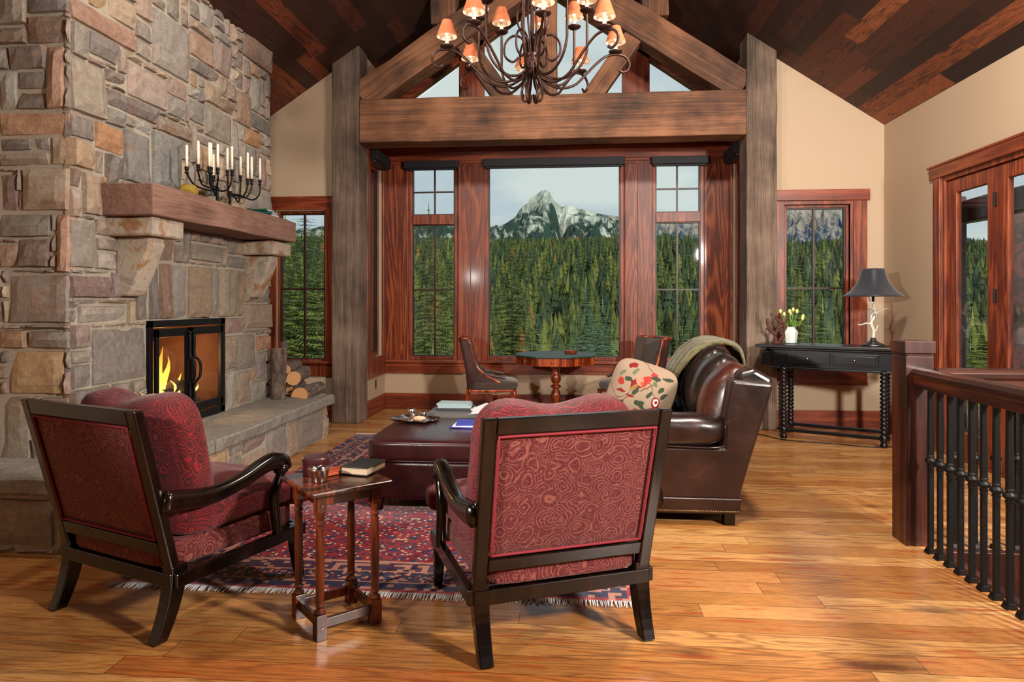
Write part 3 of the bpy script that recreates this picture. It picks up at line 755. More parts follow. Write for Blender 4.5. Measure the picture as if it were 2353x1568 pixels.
# hearth
HX, HY0, HY1 = -2.41, 3.37, 6.6
mb = MB(); mb.box(XL + .01, HX - .015, HY0 + .015, FY0, 0, .33); mb.box(FX - .02, HX - .015, FY0, HY1 - .015, 0, .33); mb.box(XL + .01, FX, FY1, HY1 - .015, 0, .33); off(mb).build('hearth_core', M['mortar'], fp)
mb = MB()
lay(mb, fill(HY0, HY1, 0, .33, [], [], 31, g=.033, big=1.5), lambda a, b, d: (HX - .03 + d, a, b), 9, .02, .04)
lay(mb, fill(XL, HX, 0, .33, [], [(-3.38, -2.72, .02, .3, (140, 122, 104))], 37, g=.033, big=1.6), lambda a, b, d: (a, HY0 + .03 - d, b), 10, .02, .04)
lay(mb, fill(XL, HX, 0, .33, [], [], 38, g=.033, big=1.6), lambda a, b, d: (a, HY1 - .03 + d, b), 10, .02, .04)
off(mb).build('hearth_stonework', M['stone'], fp)
def slabmesh(x0, x1, y0, y1, z0, z1, seed):
    rg = random.Random(seed); mb = MB(); nx = max(3, int((x1 - x0) / .07)); ny = max(3, int((y1 - y0) / .07)); vs = []; fs = []
    for lev, z in enumerate((z0, z0 + .012, z1 - .012, z1)):
        ins = .01 if lev in (0, 3) else 0
        for i in range(nx + 1):
            for j in range(ny + 1):
                x = x0 + ins + (x1 - x0 - 2 * ins) * i / nx; y = y0 + ins + (y1 - y0 - 2 * ins) * j / ny
                e = noise.noise_vector(Vector((x * 6 + seed, y * 6, lev // 2)))
                b = i in (0, nx) or j in (0, ny)
                if b: x += e.x * .018; y += e.y * .018
                vs.append((x, y, z + e.z * .008 * (1 if lev > 1 else .5)))
    N = (nx + 1) * (ny + 1); idx = lambda l, i, j: l * N + i * (ny + 1) + j
    for i in range(nx):
        for j in range(ny):
            fs.append((idx(0, i, j), idx(0, i, j + 1), idx(0, i + 1, j + 1), idx(0, i + 1, j))); fs.append((idx(3, i, j), idx(3, i + 1, j), idx(3, i + 1, j + 1), idx(3, i, j + 1)))
    for l in range(3):
        for i in range(nx):
            fs.append((idx(l, i, 0), idx(l, i + 1, 0), idx(l + 1, i + 1, 0), idx(l + 1, i, 0))); fs.append((idx(l, i + 1, ny), idx(l, i, ny), idx(l + 1, i, ny), idx(l + 1, i + 1, ny)))
        for j in range(ny):
            fs.append((idx(l, 0, j + 1), idx(l, 0, j), idx(l + 1, 0, j), idx(l + 1, 0, j + 1))); fs.append((idx(l, nx, j), idx(l, nx, j + 1), idx(l + 1, nx, j + 1), idx(l + 1, nx, j)))
    return mb.add(vs, fs)
for i, (a, b) in enumerate(((3.33, 4.35), (4.36, 5.3), (5.31, 6.62))):
    off(slabmesh(FX - .02 if i else XL + .02, HX + .045, a, b, .32, .41, i + 2)).build('hearth_slab', M['slab'], fp, smooth=False)
off(slabmesh(XL + .02, FX - .0, 6.42, 6.64, .32, .41, 9)).build('hearth_slab', M['slab'], fp)
# mantel and corbels
o = timber('mantel', (-2.77, 4.02, 1.975), (-2.77, 6.22, 1.985), .36, .195, M['mantel'], None, .008, 91); o.parent = fp; o.location = Vector((-2.77, 4.02, 1.975)) - Vector((FX, 5, 0))
for (ya, yb, mt) in ((4.08, 4.44, 'cream_stone'), (5.84, 6.2, 'cream_stone')):
    o = off(slabmesh(FX - .05, -2.64, ya, yb, 1.755, 1.875, 21)).build('corbel_cap', M[mt], fp)
    mb = MB(); yc = (ya + yb) / 2; w = .085
    prof = [(-2.95, 1.755), (-2.71, 1.755), (-2.71, 1.7), (-2.75, 1.6), (-2.79, 1.5), (-2.83, 1.41), (-2.86, 1.37), (-2.95, 1.37)]
    mb.prism(prof, 1, yc - w, yc + w); off(mb).build('corbel_bracket', M['cream_stone' if mt == 'cream_stone' else 'slab'], fp, bevel=.018)
# firebox insert
ins = MB()
X0 = FX - .02
ins.box(X0, X0 + .03, fy0, fy0 + .045, .42, fz1); ins.box(X0, X0 + .03, fy1 - .07, fy1, .42, fz1); ins.box(X0, X0 + .03, fy0, fy1, fz1 - .05, fz1); ins.box(X0, X0 + .03, fy0, fy1, .41, .47)
fb = off(ins).build('firebox_frame', M['firebox'], fp, bevel=.004)
mb = MB(); d = .55
mb.box(FX - d, X0, fy0 + .002, fy0 + .02, .41, fz1); mb.box(FX - d, X0, fy1 - .02, fy1 - .002, .41, fz1); mb.box(FX - d, X0, fy0, fy1, .412, .43); mb.box(FX - d, X0, fy0, fy1, fz1 - .02, fz1 - .002); mb.box(FX - d - .02, FX - d, fy0, fy1, .41, fz1)
M['soot'] = plain('sooty firebrick', (84, 50, 30), .9, nscale=9, var=.5, bump=.4)
off(mb).build('firebox_lining', M['soot'], fp)
ym = 4.97
for a, b in ((fy0 + .05, ym - .012), (ym + .012, fy1 - .075)):
    mb = MB(); x0, x1 = FX + .005, FX + .03; q = .035
    mb.box(x0, x1, a, a + q, .49, 1.14); mb.box(x0, x1, b - q, b, .49, 1.14); mb.box(x0, x1, a, b, .49, .55); mb.box(x0, x1, a, b, 1.08, 1.14)
    dd = off(mb).build('firebox_door', M['firebox'], fp, bevel=.003)
    mb = MB(); mb.box(x0 + .008, x0 + .013, a + q, b - q, .55, 1.08); off(mb).build('door_glass', M['glass'], dd)
    sg = -1 if a < 4.8 else 1; yy = ym + sg * .03
    mb = MB(); mb.tube(smoothpts([(x1, yy, .52), (x1 + .012, yy, .6), (x1 + .012, yy, .7), (x1 + .05, yy + sg * .006, .76), (x1 + .055, yy + sg * .012, .82), (x1 + .05, yy + sg * .006, .88), (x1 + .012, yy, .93), (x1 + .012, yy, 1.05), (x1, yy, 1.12)], 5), .011)
    for z in (.53, .72, .91, 1.1): mb.lathe([(.001, -.014), (.014, -.008), (.016, 0), (.014, .008), (.001, .014)], 10, (x1 + .012, yy, z))
    off(mb).build('door_handle', M['iron'], dd, smooth=True)
# burning logs, flames
M['char'] = plain('charred log', (38, 24, 18), .9, nscale=14, var=.6, bump=.6)
for i, (y0, y1, x, z, r, lab) in enumerate(((4.88, 5.42, -3.12, .5, .06, 'charred log lying at the front of the fire'), (4.82, 5.4, -3.28, .52, .065, 'charred log lying at the back of the fire'), (4.86, 5.38, -3.2, .62, .055, 'charred log resting on top of the other burning logs'))):
    mb = MB(); mb.tube([(x, y0, z), (x + .01, (y0 + y1) / 2, z + .01), (x - .02 * i, y1, z + .02 * i)], [r, r * 1.05, r * .9], 12)
    tag(mb.build('burning_log', M['char'], bevel=.01), lab, 'log', 'logs burning in the firebox')
s = Sh('flame'); P = s.sep(s.tc.outputs['Object'])
lw = s.n('ShaderNodeLayerWeight'); lw.inputs[0].default_value = .35
em = s.n('ShaderNodeEmission'); nz = s.noise(s.map(s.obj, scale=(1, 1, .5)), 14, 3, .6, .5)
s.put(em.inputs[0], s.ramp(s.math('ADD', s.math('MULTIPLY', P[2], 1.6), s.math('MULTIPLY', nz, .35)), [(.1, lin((255, 236, 150))), (.45, lin((255, 176, 60))), (.9, lin((220, 80, 14)))])); em.inputs[1].default_value = 4.2
tp = s.n('ShaderNodeBsdfTransparent'); mx = s.n('ShaderNodeMixShader')
s.put(mx.inputs[0], s.math('MAXIMUM', s.math('MULTIPLY', lw.outputs['Facing'], 1.15, clamp=True), s.mr(nz, .3, .7, .7, .15)))
s.t.links.new(em.outputs[0], mx.inputs[1]); s.t.links.new(tp.outputs[0], mx.inputs[2]); s.t.links.new(mx.outputs[0], s.out.inputs[0]); M['flame'] = s.m
mb = MB(); rg = random.Random(3)
for i in range(12):
    y = [4.68, 4.72, 4.77, 4.82, 4.87, 4.92, 4.75, 4.8, 5.1, 5.16, 5.2, 4.98][i]; h = [.26, .42, .5, .44, .36, .26, .3, .2, .12, .2, .1, .16][i]; x = -3.16 + rg.uniform(-.08, .06); y += .17
    pts = []; rr = []
    for k in range(9):
        t = k / 8; pts.append((x + .03 * math.sin(t * 5 + i), y + .025 * math.sin(t * 6 + i * 2), t * h)); rr.append((.034 if h > .2 else .02) * (math.sin(PI * min(1, t * .9 + .12)) ** .8) * (1 - t) ** .35 + .0015)
    mb.tube([(p[0] + 3.15, p[1] - 4.9, p[2]) for p in pts], rr, 9)
o = mb.build('fire_flames', M['flame'], smooth=True, loc=(-3.15, 4.9, .55)); tag(o, 'orange flames burning over the logs in the firebox', 'fire', kind='stuff')
L = bpy.data.lights.new('fire_glow', 'POINT'); L.energy = 20; L.color = (1, .5, .18); L.shadow_soft_size = .12; o = bpy.data.objects.new('fire_glow', L); o.location = (-3.2, 5.08, .86); COL.objects.link(o)
# ================================================================ FIREWOOD, MANTEL THINGS
s = Sh('pine bark'); n1 = s.noise(s.map(s.obj, scale=(1, 1, .35)), 26, 5, .7, .6)
M['bark'] = s.pbr(s.ramp(n1, [(.3, lin((46, 36, 32))), (.5, lin((98, 82, 74))), (.62, lin((128, 108, 96))), (.72, lin((188, 108, 70)))]), .9, 0, s.bump(n1, 1, .02))
s = Sh('split log end'); P = s.sep(s.obj); r_ = s.math('SQRT', s.math('ADD', s.math('MULTIPLY', P[0], P[0]), s.math('MULTIPLY', P[1], P[1])))
rr = s.mr(s.math('SINE', s.math('MULTIPLY', s.math('ADD', r_, s.math('MULTIPLY', s.noise(s.obj, 12), .02)), 620)), -1, 1)
M['logend'] = s.pbr(s.mix(rr, lin((222, 170, 118)), lin((196, 136, 86))), .8, 0, s.bump(s.noise(s.obj, 60), .3, .004))
def log(label, p0, p1, r, seed, half=False, ang=0):
    """log along local Z: bark skin with cut faces; half = split log"""
    p0 = Vector(p0); p1 = Vector(p1); d = p1 - p0; L = d.length; n = 18; rg = random.Random(seed)
    mb = MB(); prof = []
    for i in range(n):
        a = 2 * PI * i / n; rad = r * (1 + .06 * math.sin(2 * a + seed) + rg.uniform(-.03, .03))
        x, y = rad * math.cos(a), rad * math.sin(a)
        if half and y < -.15 * r: y = -.15 * r
        prof.append((x, y))
    K = 6; vs = []
    for k in range(K + 1):
        z = L * k / K; sc = 1 + .04 * math.sin(k * 1.7 + seed)
        for x, y in prof: vs.append((x * sc, y * sc + (.004 * math.sin(k + seed)), z))
    fs = [(k * n + i, k * n + (i + 1) % n, (k + 1) * n + (i + 1) % n, (k + 1) * n + i) for k in range(K) for i in range(n)]
    mb.add(vs, fs); mb.cur = 1
    if half:
        for k in range(0): pass
    mb.add([vs[i] for i in range(n)], [tuple(range(n - 1, -1, -1))]); mb.add([vs[K * n + i] for i in range(n)], [tuple(range(n))])
    if half:
        for fi, f in enumerate(mb.f[:K * n]):
            i = fi % n
            if prof[i][1] <= -.149 * r and prof[(i + 1) % n][1] <= -.149 * r: mb.mi[fi] = 1
    o = mb.build('firewood_log', mats=[M['bark'], M['logend']]); o.location = p0
    q = d.to_track_quat('Z', 'Y'); o.rotation_mode = 'QUATERNION'
    from mathutils import Quaternion
    o.rotation_quaternion = q @ Quaternion((0, 0, 1), ang)
    return tag(o, label, 'log', 'firewood stacked on the hearth')
log('tall bark covered firewood log standing on end on the hearth', (-2.80, 6.30, .41), (-2.80, 6.31, .885), .066, 1)
log('narrow split stick of firewood standing behind the tall upright log', (-2.84, 6.47, .41), (-2.83, 6.5, .94), .032, 2, True, 1)
log('round cut firewood log lying in the stack with its orange end showing', (-2.66, 6.33, .60), (-2.72, 6.74, .615), .068, 3)
log('half split firewood log at the bottom of the stack nearest the hearth edge', (-2.60, 6.32, .43), (-2.58, 6.76, .43), .09, 4, True, .1)
log('split firewood log at the top of the stack behind the round one', (-2.80, 6.42, .66), (-2.84, 6.80, .665), .075, 5, True, 1.1)
log('split firewood log at the bottom of the stack beside the upright log', (-2.775, 6.44, .465), (-2.79, 6.82, .465), .07, 6, True, .6)

# candelabra
cd = thing('candelabra', 'black iron many armed candelabra standing on the mantel', 'candelabra', (-2.76, 5.2, 2.078))
mb = MB(); mb.box(-.07, .07, -.2, .2, 0, .016); mb.build('base', M['iron'], cd, bevel=.004)
for y in (-.1, .1):
    mb = MB(); mb.lathe([(.014, .016), (.011, .03), (.011, .13), (.016, .15)], 12, (0, y, 0)); mb.build('stem', M['iron'], cd, smooth=True)
CA = [(-2.7, 4.577, 2.262, 2.437), (-2.66, 4.655, 2.294, 2.485), (-2.64, 4.768, 2.301, 2.497), (-2.8, 5.083, 2.36, 2.572), (-2.84, 5.191, 2.317, 2.507), (-2.62, 4.85, 2.308, 2.506), (-2.78, 5.297, 2.38, 2.579), (-2.64, 5.102, 2.342, 2.547), (-2.84, 5.637, 2.4, 2.584), (-2.64, 5.36, 2.319, 2.555), (-2.66, 5.47, 2.337, 2.544), (-2.72, 5.749, 2.38, 2.59)]
ordn = ['first', 'second', 'third', 'fourth', 'fifth', 'sixth', 'seventh', 'eighth', 'ninth', 'tenth', 'eleventh', 'twelfth', 'thirteenth']
for i, (x, y, z0, z1) in enumerate(CA):
    lx, ly, lz = x + 2.76, y - 5.2, z0 - 2.078
    sy = -.1 if ly < 0 else .1
    mb = MB(); mb.tube(smoothpts([(0, sy, .13), (lx * .3, sy + (ly - sy) * .3, .10 + .02 * (i % 3)), (lx * .7, sy + (ly - sy) * .75, .1 + .01 * (i % 4)), (lx * .98, ly - (.01 if ly > sy else -.01), .14 + (lz - .14) * .35), (lx, ly, lz - .02)], 6), .0065, 7)
    a = mb.build('arm', M['iron'], cd, smooth=True)
    mb = MB(); mb.lathe([(.006, -.03), (.016, -.022), (.008, -.012), (.013, -.002), (.015, .02), (.012, .021)], 10, (lx, ly, lz)); mb.build('candle_cup', M['iron'], a, smooth=True)
    mb = MB(); h = z1 - z0; mb.lathe([(.0095, .0), (.0105, h * .5), (.009, h * .97), (.004, h)], 12)
    o = mb.build('candle', M['candle'], smooth=True, loc=(x, y, z0)); tag(o, '%s ivory taper candle from the near end of the mantel candelabra' % ordn[[k for k, _ in sorted(enumerate(CA), key=lambda t: t[1][1])].index(i)], 'candle', 'taper candles in the candelabra')
mb = MB(); cushion(mb, 0, 0, 0, .13, .13, .1, p=2.2, bulge=.05, n=10, wr=.012, seed=4, wf=30)
M['moss'] = plain('yellow moss', (150, 122, 40), .95, nscale=90, var=.5, bump=1)
tag(mb.build('moss_ball', M['moss'], smooth=True, loc=(-2.74, 4.66, 2.125)), 'yellow green moss ball on the mantel beside the candelabra', 'ball')
def book(label, loc, rz, w, l, h, cover, pages='paper', cat='book', group=None, nm='book'):
    """lying book: cover (root) with a page block child"""
    mb = MB(); t = .004
    mb.box(-w / 2, w / 2, -l / 2, l / 2, 0, t); mb.box(-w / 2, w / 2, -l / 2, l / 2, h - t, h); mb.box(-w / 2, -w / 2 + t, -l / 2, l / 2, t, h - t)
    o = mb.build(nm, cover, bevel=.0015, loc=loc, rot=(0, 0, rz)); tag(o, label, cat, group)
    mb = MB(); mb.box(-w / 2 + t, w / 2 - .006, -l / 2 + .006, l / 2 - .006, t, h - t); mb.build('page_block', M[pages], o)
    return o
BK = {}
for nm, c in (('teal', (24, 92, 84)), ('navy', (26, 34, 70)), ('green', (28, 78, 48)), ('char', (50, 48, 50)), ('silver', (150, 170, 172)), ('blue', (52, 62, 158)), ('blackb', (20, 22, 20)), ('greyb', (96, 92, 90)), ('aged', (196, 170, 140))):
    BK[nm] = plain('book cover ' + nm, c, .5, nscale=60, var=.15)
M['aged'] = BK['aged']; M['greyb'] = BK['greyb']
book('navy blue book lowest of the pile at the far end of the mantel', (-2.74, 5.86, 2.082), R(90), .17, .22, .03, BK['navy'], group='books on the mantel')
book('teal green book in the middle of the pile at the far end of the mantel', (-2.75, 5.88, 2.112), R(97), .16, .21, .024, BK['teal'], group='books on the mantel')
book('dark green book topmost of the pile at the far end of the mantel', (-2.76, 5.86, 2.136), R(84), .14, .19, .018, BK['green'], group='books on the mantel')
# bowl of petals on the hearth
rt = thing('petal_pot', 'cream pot heaped with dried petals on the hearth before the fire', 'pot', (-2.74, 4.13, .412))
mb = MB(); mb.lathe([(.001, 0), (.08, .0), (.12, .08), (.13, .18), (.115, .26), (.125, .28), (.115, .28), (.105, .25), (.001, .24)], 28, cap=False); mb.build('pot_body', M['cream_stone'], rt, smooth=True)
mb = MB(); rg = random.Random(5)
for i in range(90):
    a = rg.uniform(0, 6.28); r = .12 * math.sqrt(rg.random()); m4 = T(r * math.cos(a), r * math.sin(a), .26 + (.012 - r * r * .8) * 8 * rg.uniform(.3, 1), rg.uniform(-.9, .9), rg.uniform(-.9, .9), a)
    cushion(mb, 0, 0, 0, .05, .03, .008, m4, p=3, bulge=.2, n=2)
q = mb.build('petals', M['cream_stone'], rt, smooth=True); q['kind'] = 'stuff'

# ================================================================ RUG
s = Sh('persian rug'); P = s.sep(s.obj)
# local: x in [-1.22,1.22], y in [-1.82,1.82]
ax = s.math('ABSOLUTE', P[0]); ay = s.math('ABSOLUTE', P[1])
dx = s.math('SUBTRACT', 1.22, ax); dy = s.math('SUBTRACT', 1.82, ay); de = s.math('MINIMUM', dx, dy)
g = .014
qx = s.math('FLOOR', s.math('DIVIDE', ax, g)); qy = s.math('FLOOR', s.math('DIVIDE', P[1], g))
def cell(a, b, k): return s.white(s.comb(a, b, k))
c1 = s.noise(s.comb(s.math('MULTIPLY', qx, .22), s.math('MULTIPLY', qy, .3), 0.0), 1.1, 2, .6, .5)
c2 = s.noise(s.comb(s.math('MULTIPLY', qx, .5), s.math('MULTIPLY', qy, .62), 5.0), 1.3, 1, .5)
# diamond lattice
lat = s.math('ADD', s.math('PINGPONG', ax, .16), s.math('PINGPONG', s.math('ABSOLUTE', P[1]), .22))
latm = s.mr(s.math('SINE', s.math('MULTIPLY', lat, 52)), .1, .5)
field = s.ramp(s.math('ADD', s.math('MULTIPLY', c1, .8), s.math('MULTIPLY', c2, .25)), [(0, lin((22, 24, 54))), (.40, lin((150, 20, 36))), (.53, lin((128, 16, 30))), (.58, lin((24, 28, 62))), (.64, lin((196, 150, 120))), (.68, lin((150, 22, 38))), (.76, lin((120, 88, 40)))], 'CONSTANT')
field = s.mix(s.math('MULTIPLY', s.math('MULTIPLY', latm, s.math('GREATER_THAN', c2, .5)), .9), field, lin((30, 34, 76)))
field = s.mix(s.math('GREATER_THAN', cell(qx, qy, 3.0), .93), field, lin((208, 178, 158)))
bord = s.ramp(s.math('ADD', s.math('MULTIPLY', c2, .9), s.math('MULTIPLY', c1, .15)), [(0, lin((26, 26, 58))), (.5, lin((40, 34, 72))), (.56, lin((186, 128, 104))), (.62, lin((132, 24, 38))), (.7, lin((30, 30, 66)))], 'CONSTANT')
col = s.mix(s.math('LESS_THAN', de, .36), field, bord)
st = s.ramp(s.math('FRACT', s.math('DIVIDE', de, .36)), [(0, lin((150, 20, 34))), (.07, lin((28, 28, 64))), (.27, lin((190, 130, 108))), (.3, lin((0, 0, 0))), (.62, lin((190, 130, 108))), (.65, lin((60, 26, 60))), (.93, lin((190, 130, 108)))], 'CONSTANT')
dk = s.ramp(s.math('FRACT', s.math('DIVIDE', de, .36)), [(0, (1, 1, 1)), (.3, (0, 0, 0)), (.62, (1, 1, 1))], 'CONSTANT')
narrow = s.math('MULTIPLY', s.math('LESS_THAN', de, .36), dk)
col = s.mix(narrow, col, s.mix(s.math('GREATER_THAN', cell(s.math('FLOOR', s.math('DIVIDE', ax, .03)), s.math('FLOOR', s.math('DIVIDE', P[1], .03)), 1.0), .72), st, lin((176, 120, 100))))
M['rug'] = s.pbr(col, .95, 0, s.bump(s.noise(s.obj, 420, 2), .5, .003), spec=.15, sheen=.2)
rug = MB().box(-1.22, 1.22, -1.82, 1.82, 0, .009).build('persian_rug', M['rug'], bevel=.003, loc=(-.95, 4.87, .001)); tag(rug, 'red and navy patterned rug with white fringe under the seating', 'rug')
mb = MB(); rg = random.Random(9)
for sy in (-1, 1):
    for i in range(300):
        x = -1.215 + 2.43 * i / 299; l = .045 + rg.uniform(-.01, .012); dx_ = rg.uniform(-.01, .01)
        mb.tube([(x, sy * 1.815, .007), (x + dx_ * .5, sy * (1.82 + l * .5), .005), (x + dx_, sy * (1.82 + l), .002)], [.003, .003, .002], 4)
q = mb.build('fringe', M['paper'], rug); q['kind'] = 'stuff'; q['label'] = 'white knotted fringe'

# ================================================================ ARMCHAIRS
def armchair(label, loc, rz):
    a = thing('armchair', label, 'armchair', loc, rz, 'wood framed armchairs with crimson upholstery')
    W = .362; lean = -.17
    def back(z): return .02 + lean * (z - .25) / .67     # y of the back plane at height z
    Wz = lambda z: W + .004 + .008 * (z - .25) / .67
    # rear legs: sabre
    for sx in (-1, 1):
        mb = MB(); vs = []; fs = []; K = 8
        for k in range(K + 1):
            t = k / K; z = .285 * t; y = -.045 + .075 * (1 - (1 - t) ** 2); w = .026 + .006 * t; d = .027 + .010 * t
            x = sx * (W - .026 - .006 * (1 - t))
            for p in ((-w, -d), (w, -d), (w, d), (-w, d)): vs.append((x + p[0], y + p[1], z + .004))
        for k in range(K):
            for i in range(4): j = (i + 1) % 4; fs.append((4 * k + i, 4 * k + j, 4 * k + 4 + j, 4 * k + 4 + i))
        fs += [(3, 2, 1, 0), (4 * K, 4 * K + 1, 4 * K + 2, 4 * K + 3)]
        mb.add(vs, fs); lg = mb.build('leg', M['ebony'], a, bevel=.005)
        mb = MB(); mb.lathe([(.012, 0), (.012, .005)], 10, (sx * (W - .03), -.045, 0)); mb.build('glide', M['silver'], lg)
    for sx in (-1, 1):
        mb = MB(); K = 6; vs = []; fs = []
        for k in range(K + 1):
            t = k / K; z = .26 * t + .01; w = .018 + .012 * t; y = .66 + .03 * (1 - t) ** 2; x = sx * (.352)
            for p in ((-w, -w), (w, -w), (w, w), (-w, w)): vs.append((x + p[0], y + p[1], z))
        for k in range(K):
            for i in range(4): j = (i + 1) % 4; fs.append((4 * k + i, 4 * k + j, 4 * k + 4 + j, 4 * k + 4 + i))
        fs += [(3, 2, 1, 0), (4 * K, 4 * K + 1, 4 * K + 2, 4 * K + 3)]
        mb.add(vs, fs); mb.build('leg', M['ebony'], a, bevel=.005)
    # seat rails
    mb = MB()
    mb.box(-W, W, -.012, .03, .205, .262)
    for sx in (-1, 1):
        mb.prism([(0, .205), (.70, .215), (.70, .27), (0, .262)], 0, sx * (W + .008) - .016, sx * (W + .008) + .016)
    mb.box(-W, W, .675, .7, .215, .27)
    mb.build('seat_rail', M['ebony'], a, bevel=.005)
    # back frame: two stiles, top rail, low rail, all in the leaning plane
    def slab(mb, x0a, x1a, z0, x0b, x1b, z1, t=.042, yo=0):
        ya, yb = back(z0) + yo, back(z1) + yo
        mb.add([(x0a, ya - t / 2, z0), (x1a, ya - t / 2, z0), (x1a, ya + t / 2, z0), (x0a, ya + t / 2, z0), (x0b, yb - t / 2, z1), (x1b, yb - t / 2, z1), (x1b, yb + t / 2, z1), (x0b, yb + t / 2, z1)],
               [(0, 3, 2, 1), (4, 5, 6, 7), (0, 1, 5, 4), (1, 2, 6, 5), (2, 3, 7, 6), (3, 0, 4, 7)])
    zt = .925
    for sx in (-1, 1):
        mb = MB(); o0, o1 = sx * Wz(.25), sx * Wz(zt); i0, i1 = sx * (Wz(.25) - .052), sx * (Wz(zt) - .052)
        slab(mb, min(o0, i0), max(o0, i0), .25, min(o1, i1), max(o1, i1), zt); mb.build('back_stile', M['ebony'], a, bevel=.007)
    mb = MB(); w0, w1 = Wz(.865) - .052, Wz(zt) - .052; slab(mb, -w0, w0, .862, -w1, w1, zt - .001); mb.build('top_rail', M['ebony'], a, bevel=.006)
    mb = MB(); w0, w1 = Wz(.335) - .052, Wz(.385) - .052; slab(mb, -w0, w0, .33, -w1, w1, .385); mb.build('lower_rail', M['ebony'], a, bevel=.006)
    # upholstered back panel
    n = 14; vs = []; fs = []
    for i in range(n + 1):
        for j in range(n + 1):
            u = i / n * 2 - 1; v = j / n; z = .39 + (.862 - .39) * v; w = Wz(z) - .058
            bul = .012 * (1 - abs(u) ** 6) * (1 - abs(2 * v - 1) ** 6)
            vs.append((u * w, back(z) - .008 - bul, z))
    for i in range(n):
        for j in range(n): fs.append((i * (n + 1) + j, (i + 1) * (n + 1) + j, (i + 1) * (n + 1) + j + 1, i * (n + 1) + j + 1))
    mb = MB(); mb.add(vs, fs); pn = mb.build('back_panel', M['paisley'], a, smooth=True)
    w0, w1 = Wz(.395) - .062, Wz(.857) - .062
    mb = MB(); pts = [(-w0, back(.395) - .02, .397), (w0, back(.395) - .02, .397), (w1, back(.857) - .02, .856), (-w1, back(.857) - .02, .856)]
    full = []
    for i in range(4):
        p, q = Vector(pts[i]), Vector(pts[(i + 1) % 4])
        for k in range(12): full.append(p.lerp(q, k / 12))
    mb.tube(full, .0055, 6, closed=True); mb.build('welt', M['welt'], pn, smooth=True)
    mb = MB(); slab(mb, -w0, w0, .4, -w1, w1, .856, t=.02, yo=.012); mb.build('inner_back', M['paisley_cush'], pn)
    # seat base band, seat cushion, back cushion
    mb = MB(); cushion(mb, 0, .345, .315, .67, .70, .125, p=9, bulge=.08, n=12); mb.build('seat_base', M['paisley'], a, smooth=True)
    mb = MB(); cushion(mb, 0, .40, .425, .69, .70, .145, p=7, bulge=.22, n=16, wr=.004, seed=1); cushion(mb, 0, .71, .415, .80, .15, .14, p=5, bulge=.1, thin=2, n=10)
    sc = mb.build('seat_cushion', M['paisley_cush'], a, smooth=True)
    mb = MB(); m4 = T(0, .135, .69, R(12)); cushion(mb, 0, 0, 0, .68, .25, .56, m4, p=4.2, bulge=.3, thin=1, n=20, wr=.012, seed=2, wf=5)
    mb.v = [(p[0], p[1], p[2] - .045 * max(0, (p[2] - .75) / .2) * math.exp(-(p[0] / .17) ** 2)) for p in mb.v]
    mb.build('back_cushion', M['paisley_cush'], a, smooth=True)
    # arms
    for sx in (-1, 1):
        x = sx * (W + .012)
        path = [(x, back(.54) + .0, .558), (x, .12, .534), (x, .22, .536), (x, .33, .558), (x, .43, .590), (x, .50, .602), (x, .55, .584), (x, .562, .552)]
        pts = smoothpts(path, 5); K = len(pts)
        vs = []; fs = []
        for i, p in enumerate(pts):
            t = (pts[min(i + 1, K - 1)] - pts[max(i - 1, 0)]).normalized(); up = Vector((0, -t.z, t.y)); f = i / (K - 1)
            th = .042 - .012 * math.sin(PI * min(1, f * 1.2)); w = .026 + .004 * math.sin(PI * f)
            for (a_, b_) in ((-1, -.6), (-.6, -1), (.6, -1), (1, -.6), (1, .5), (.6, 1), (-.6, 1), (-1, .5)):
                vs.append(tuple(p + Vector((1, 0, 0)) * a_ * w + up * b_ * th))
        for i in range(K - 1):
            for k in range(8): l = (k + 1) % 8; fs.append((8 * i + k, 8 * i + l, 8 * i + 8 + l, 8 * i + 8 + k))
        fs += [tuple(range(7, -1, -1)), tuple(range(8 * K - 8, 8 * K))]
        mb = MB(); mb.add([(p[0], p[1], p[2]) for p in vs], [f[::-1] for f in fs])
        ar = mb.build('arm', M['ebony'], a, smooth=True)
        mb = MB(); mb.tube(smoothpts([(x, .55, .575), (x, .545, .53), (x, .515, .47), (x, .51, .40), (x, .52, .33), (x, .53, .25)], 5), [.022] * 26, 8, flat=(1, 1)); mb.build('arm_support', M['ebony'], ar, smooth=True)
        mb = MB(); mb.lathe([(.001, -.034), (.02, -.032), (.024, 0), (.02, .032), (.001, .034)], 14, M4=T(x, .547, .562, 0, R(90), 0)); mb.build('arm_scroll', M['ebony'], ar, smooth=True)
    return a
armchair('crimson paisley armchair seen square from behind, standing in front of the sofa', (-.03, 2.645, 0), R(23.2))
armchair('darker crimson armchair turned toward the room, standing before the stone hearth', (-1.9, 2.69, 0), R(-22))

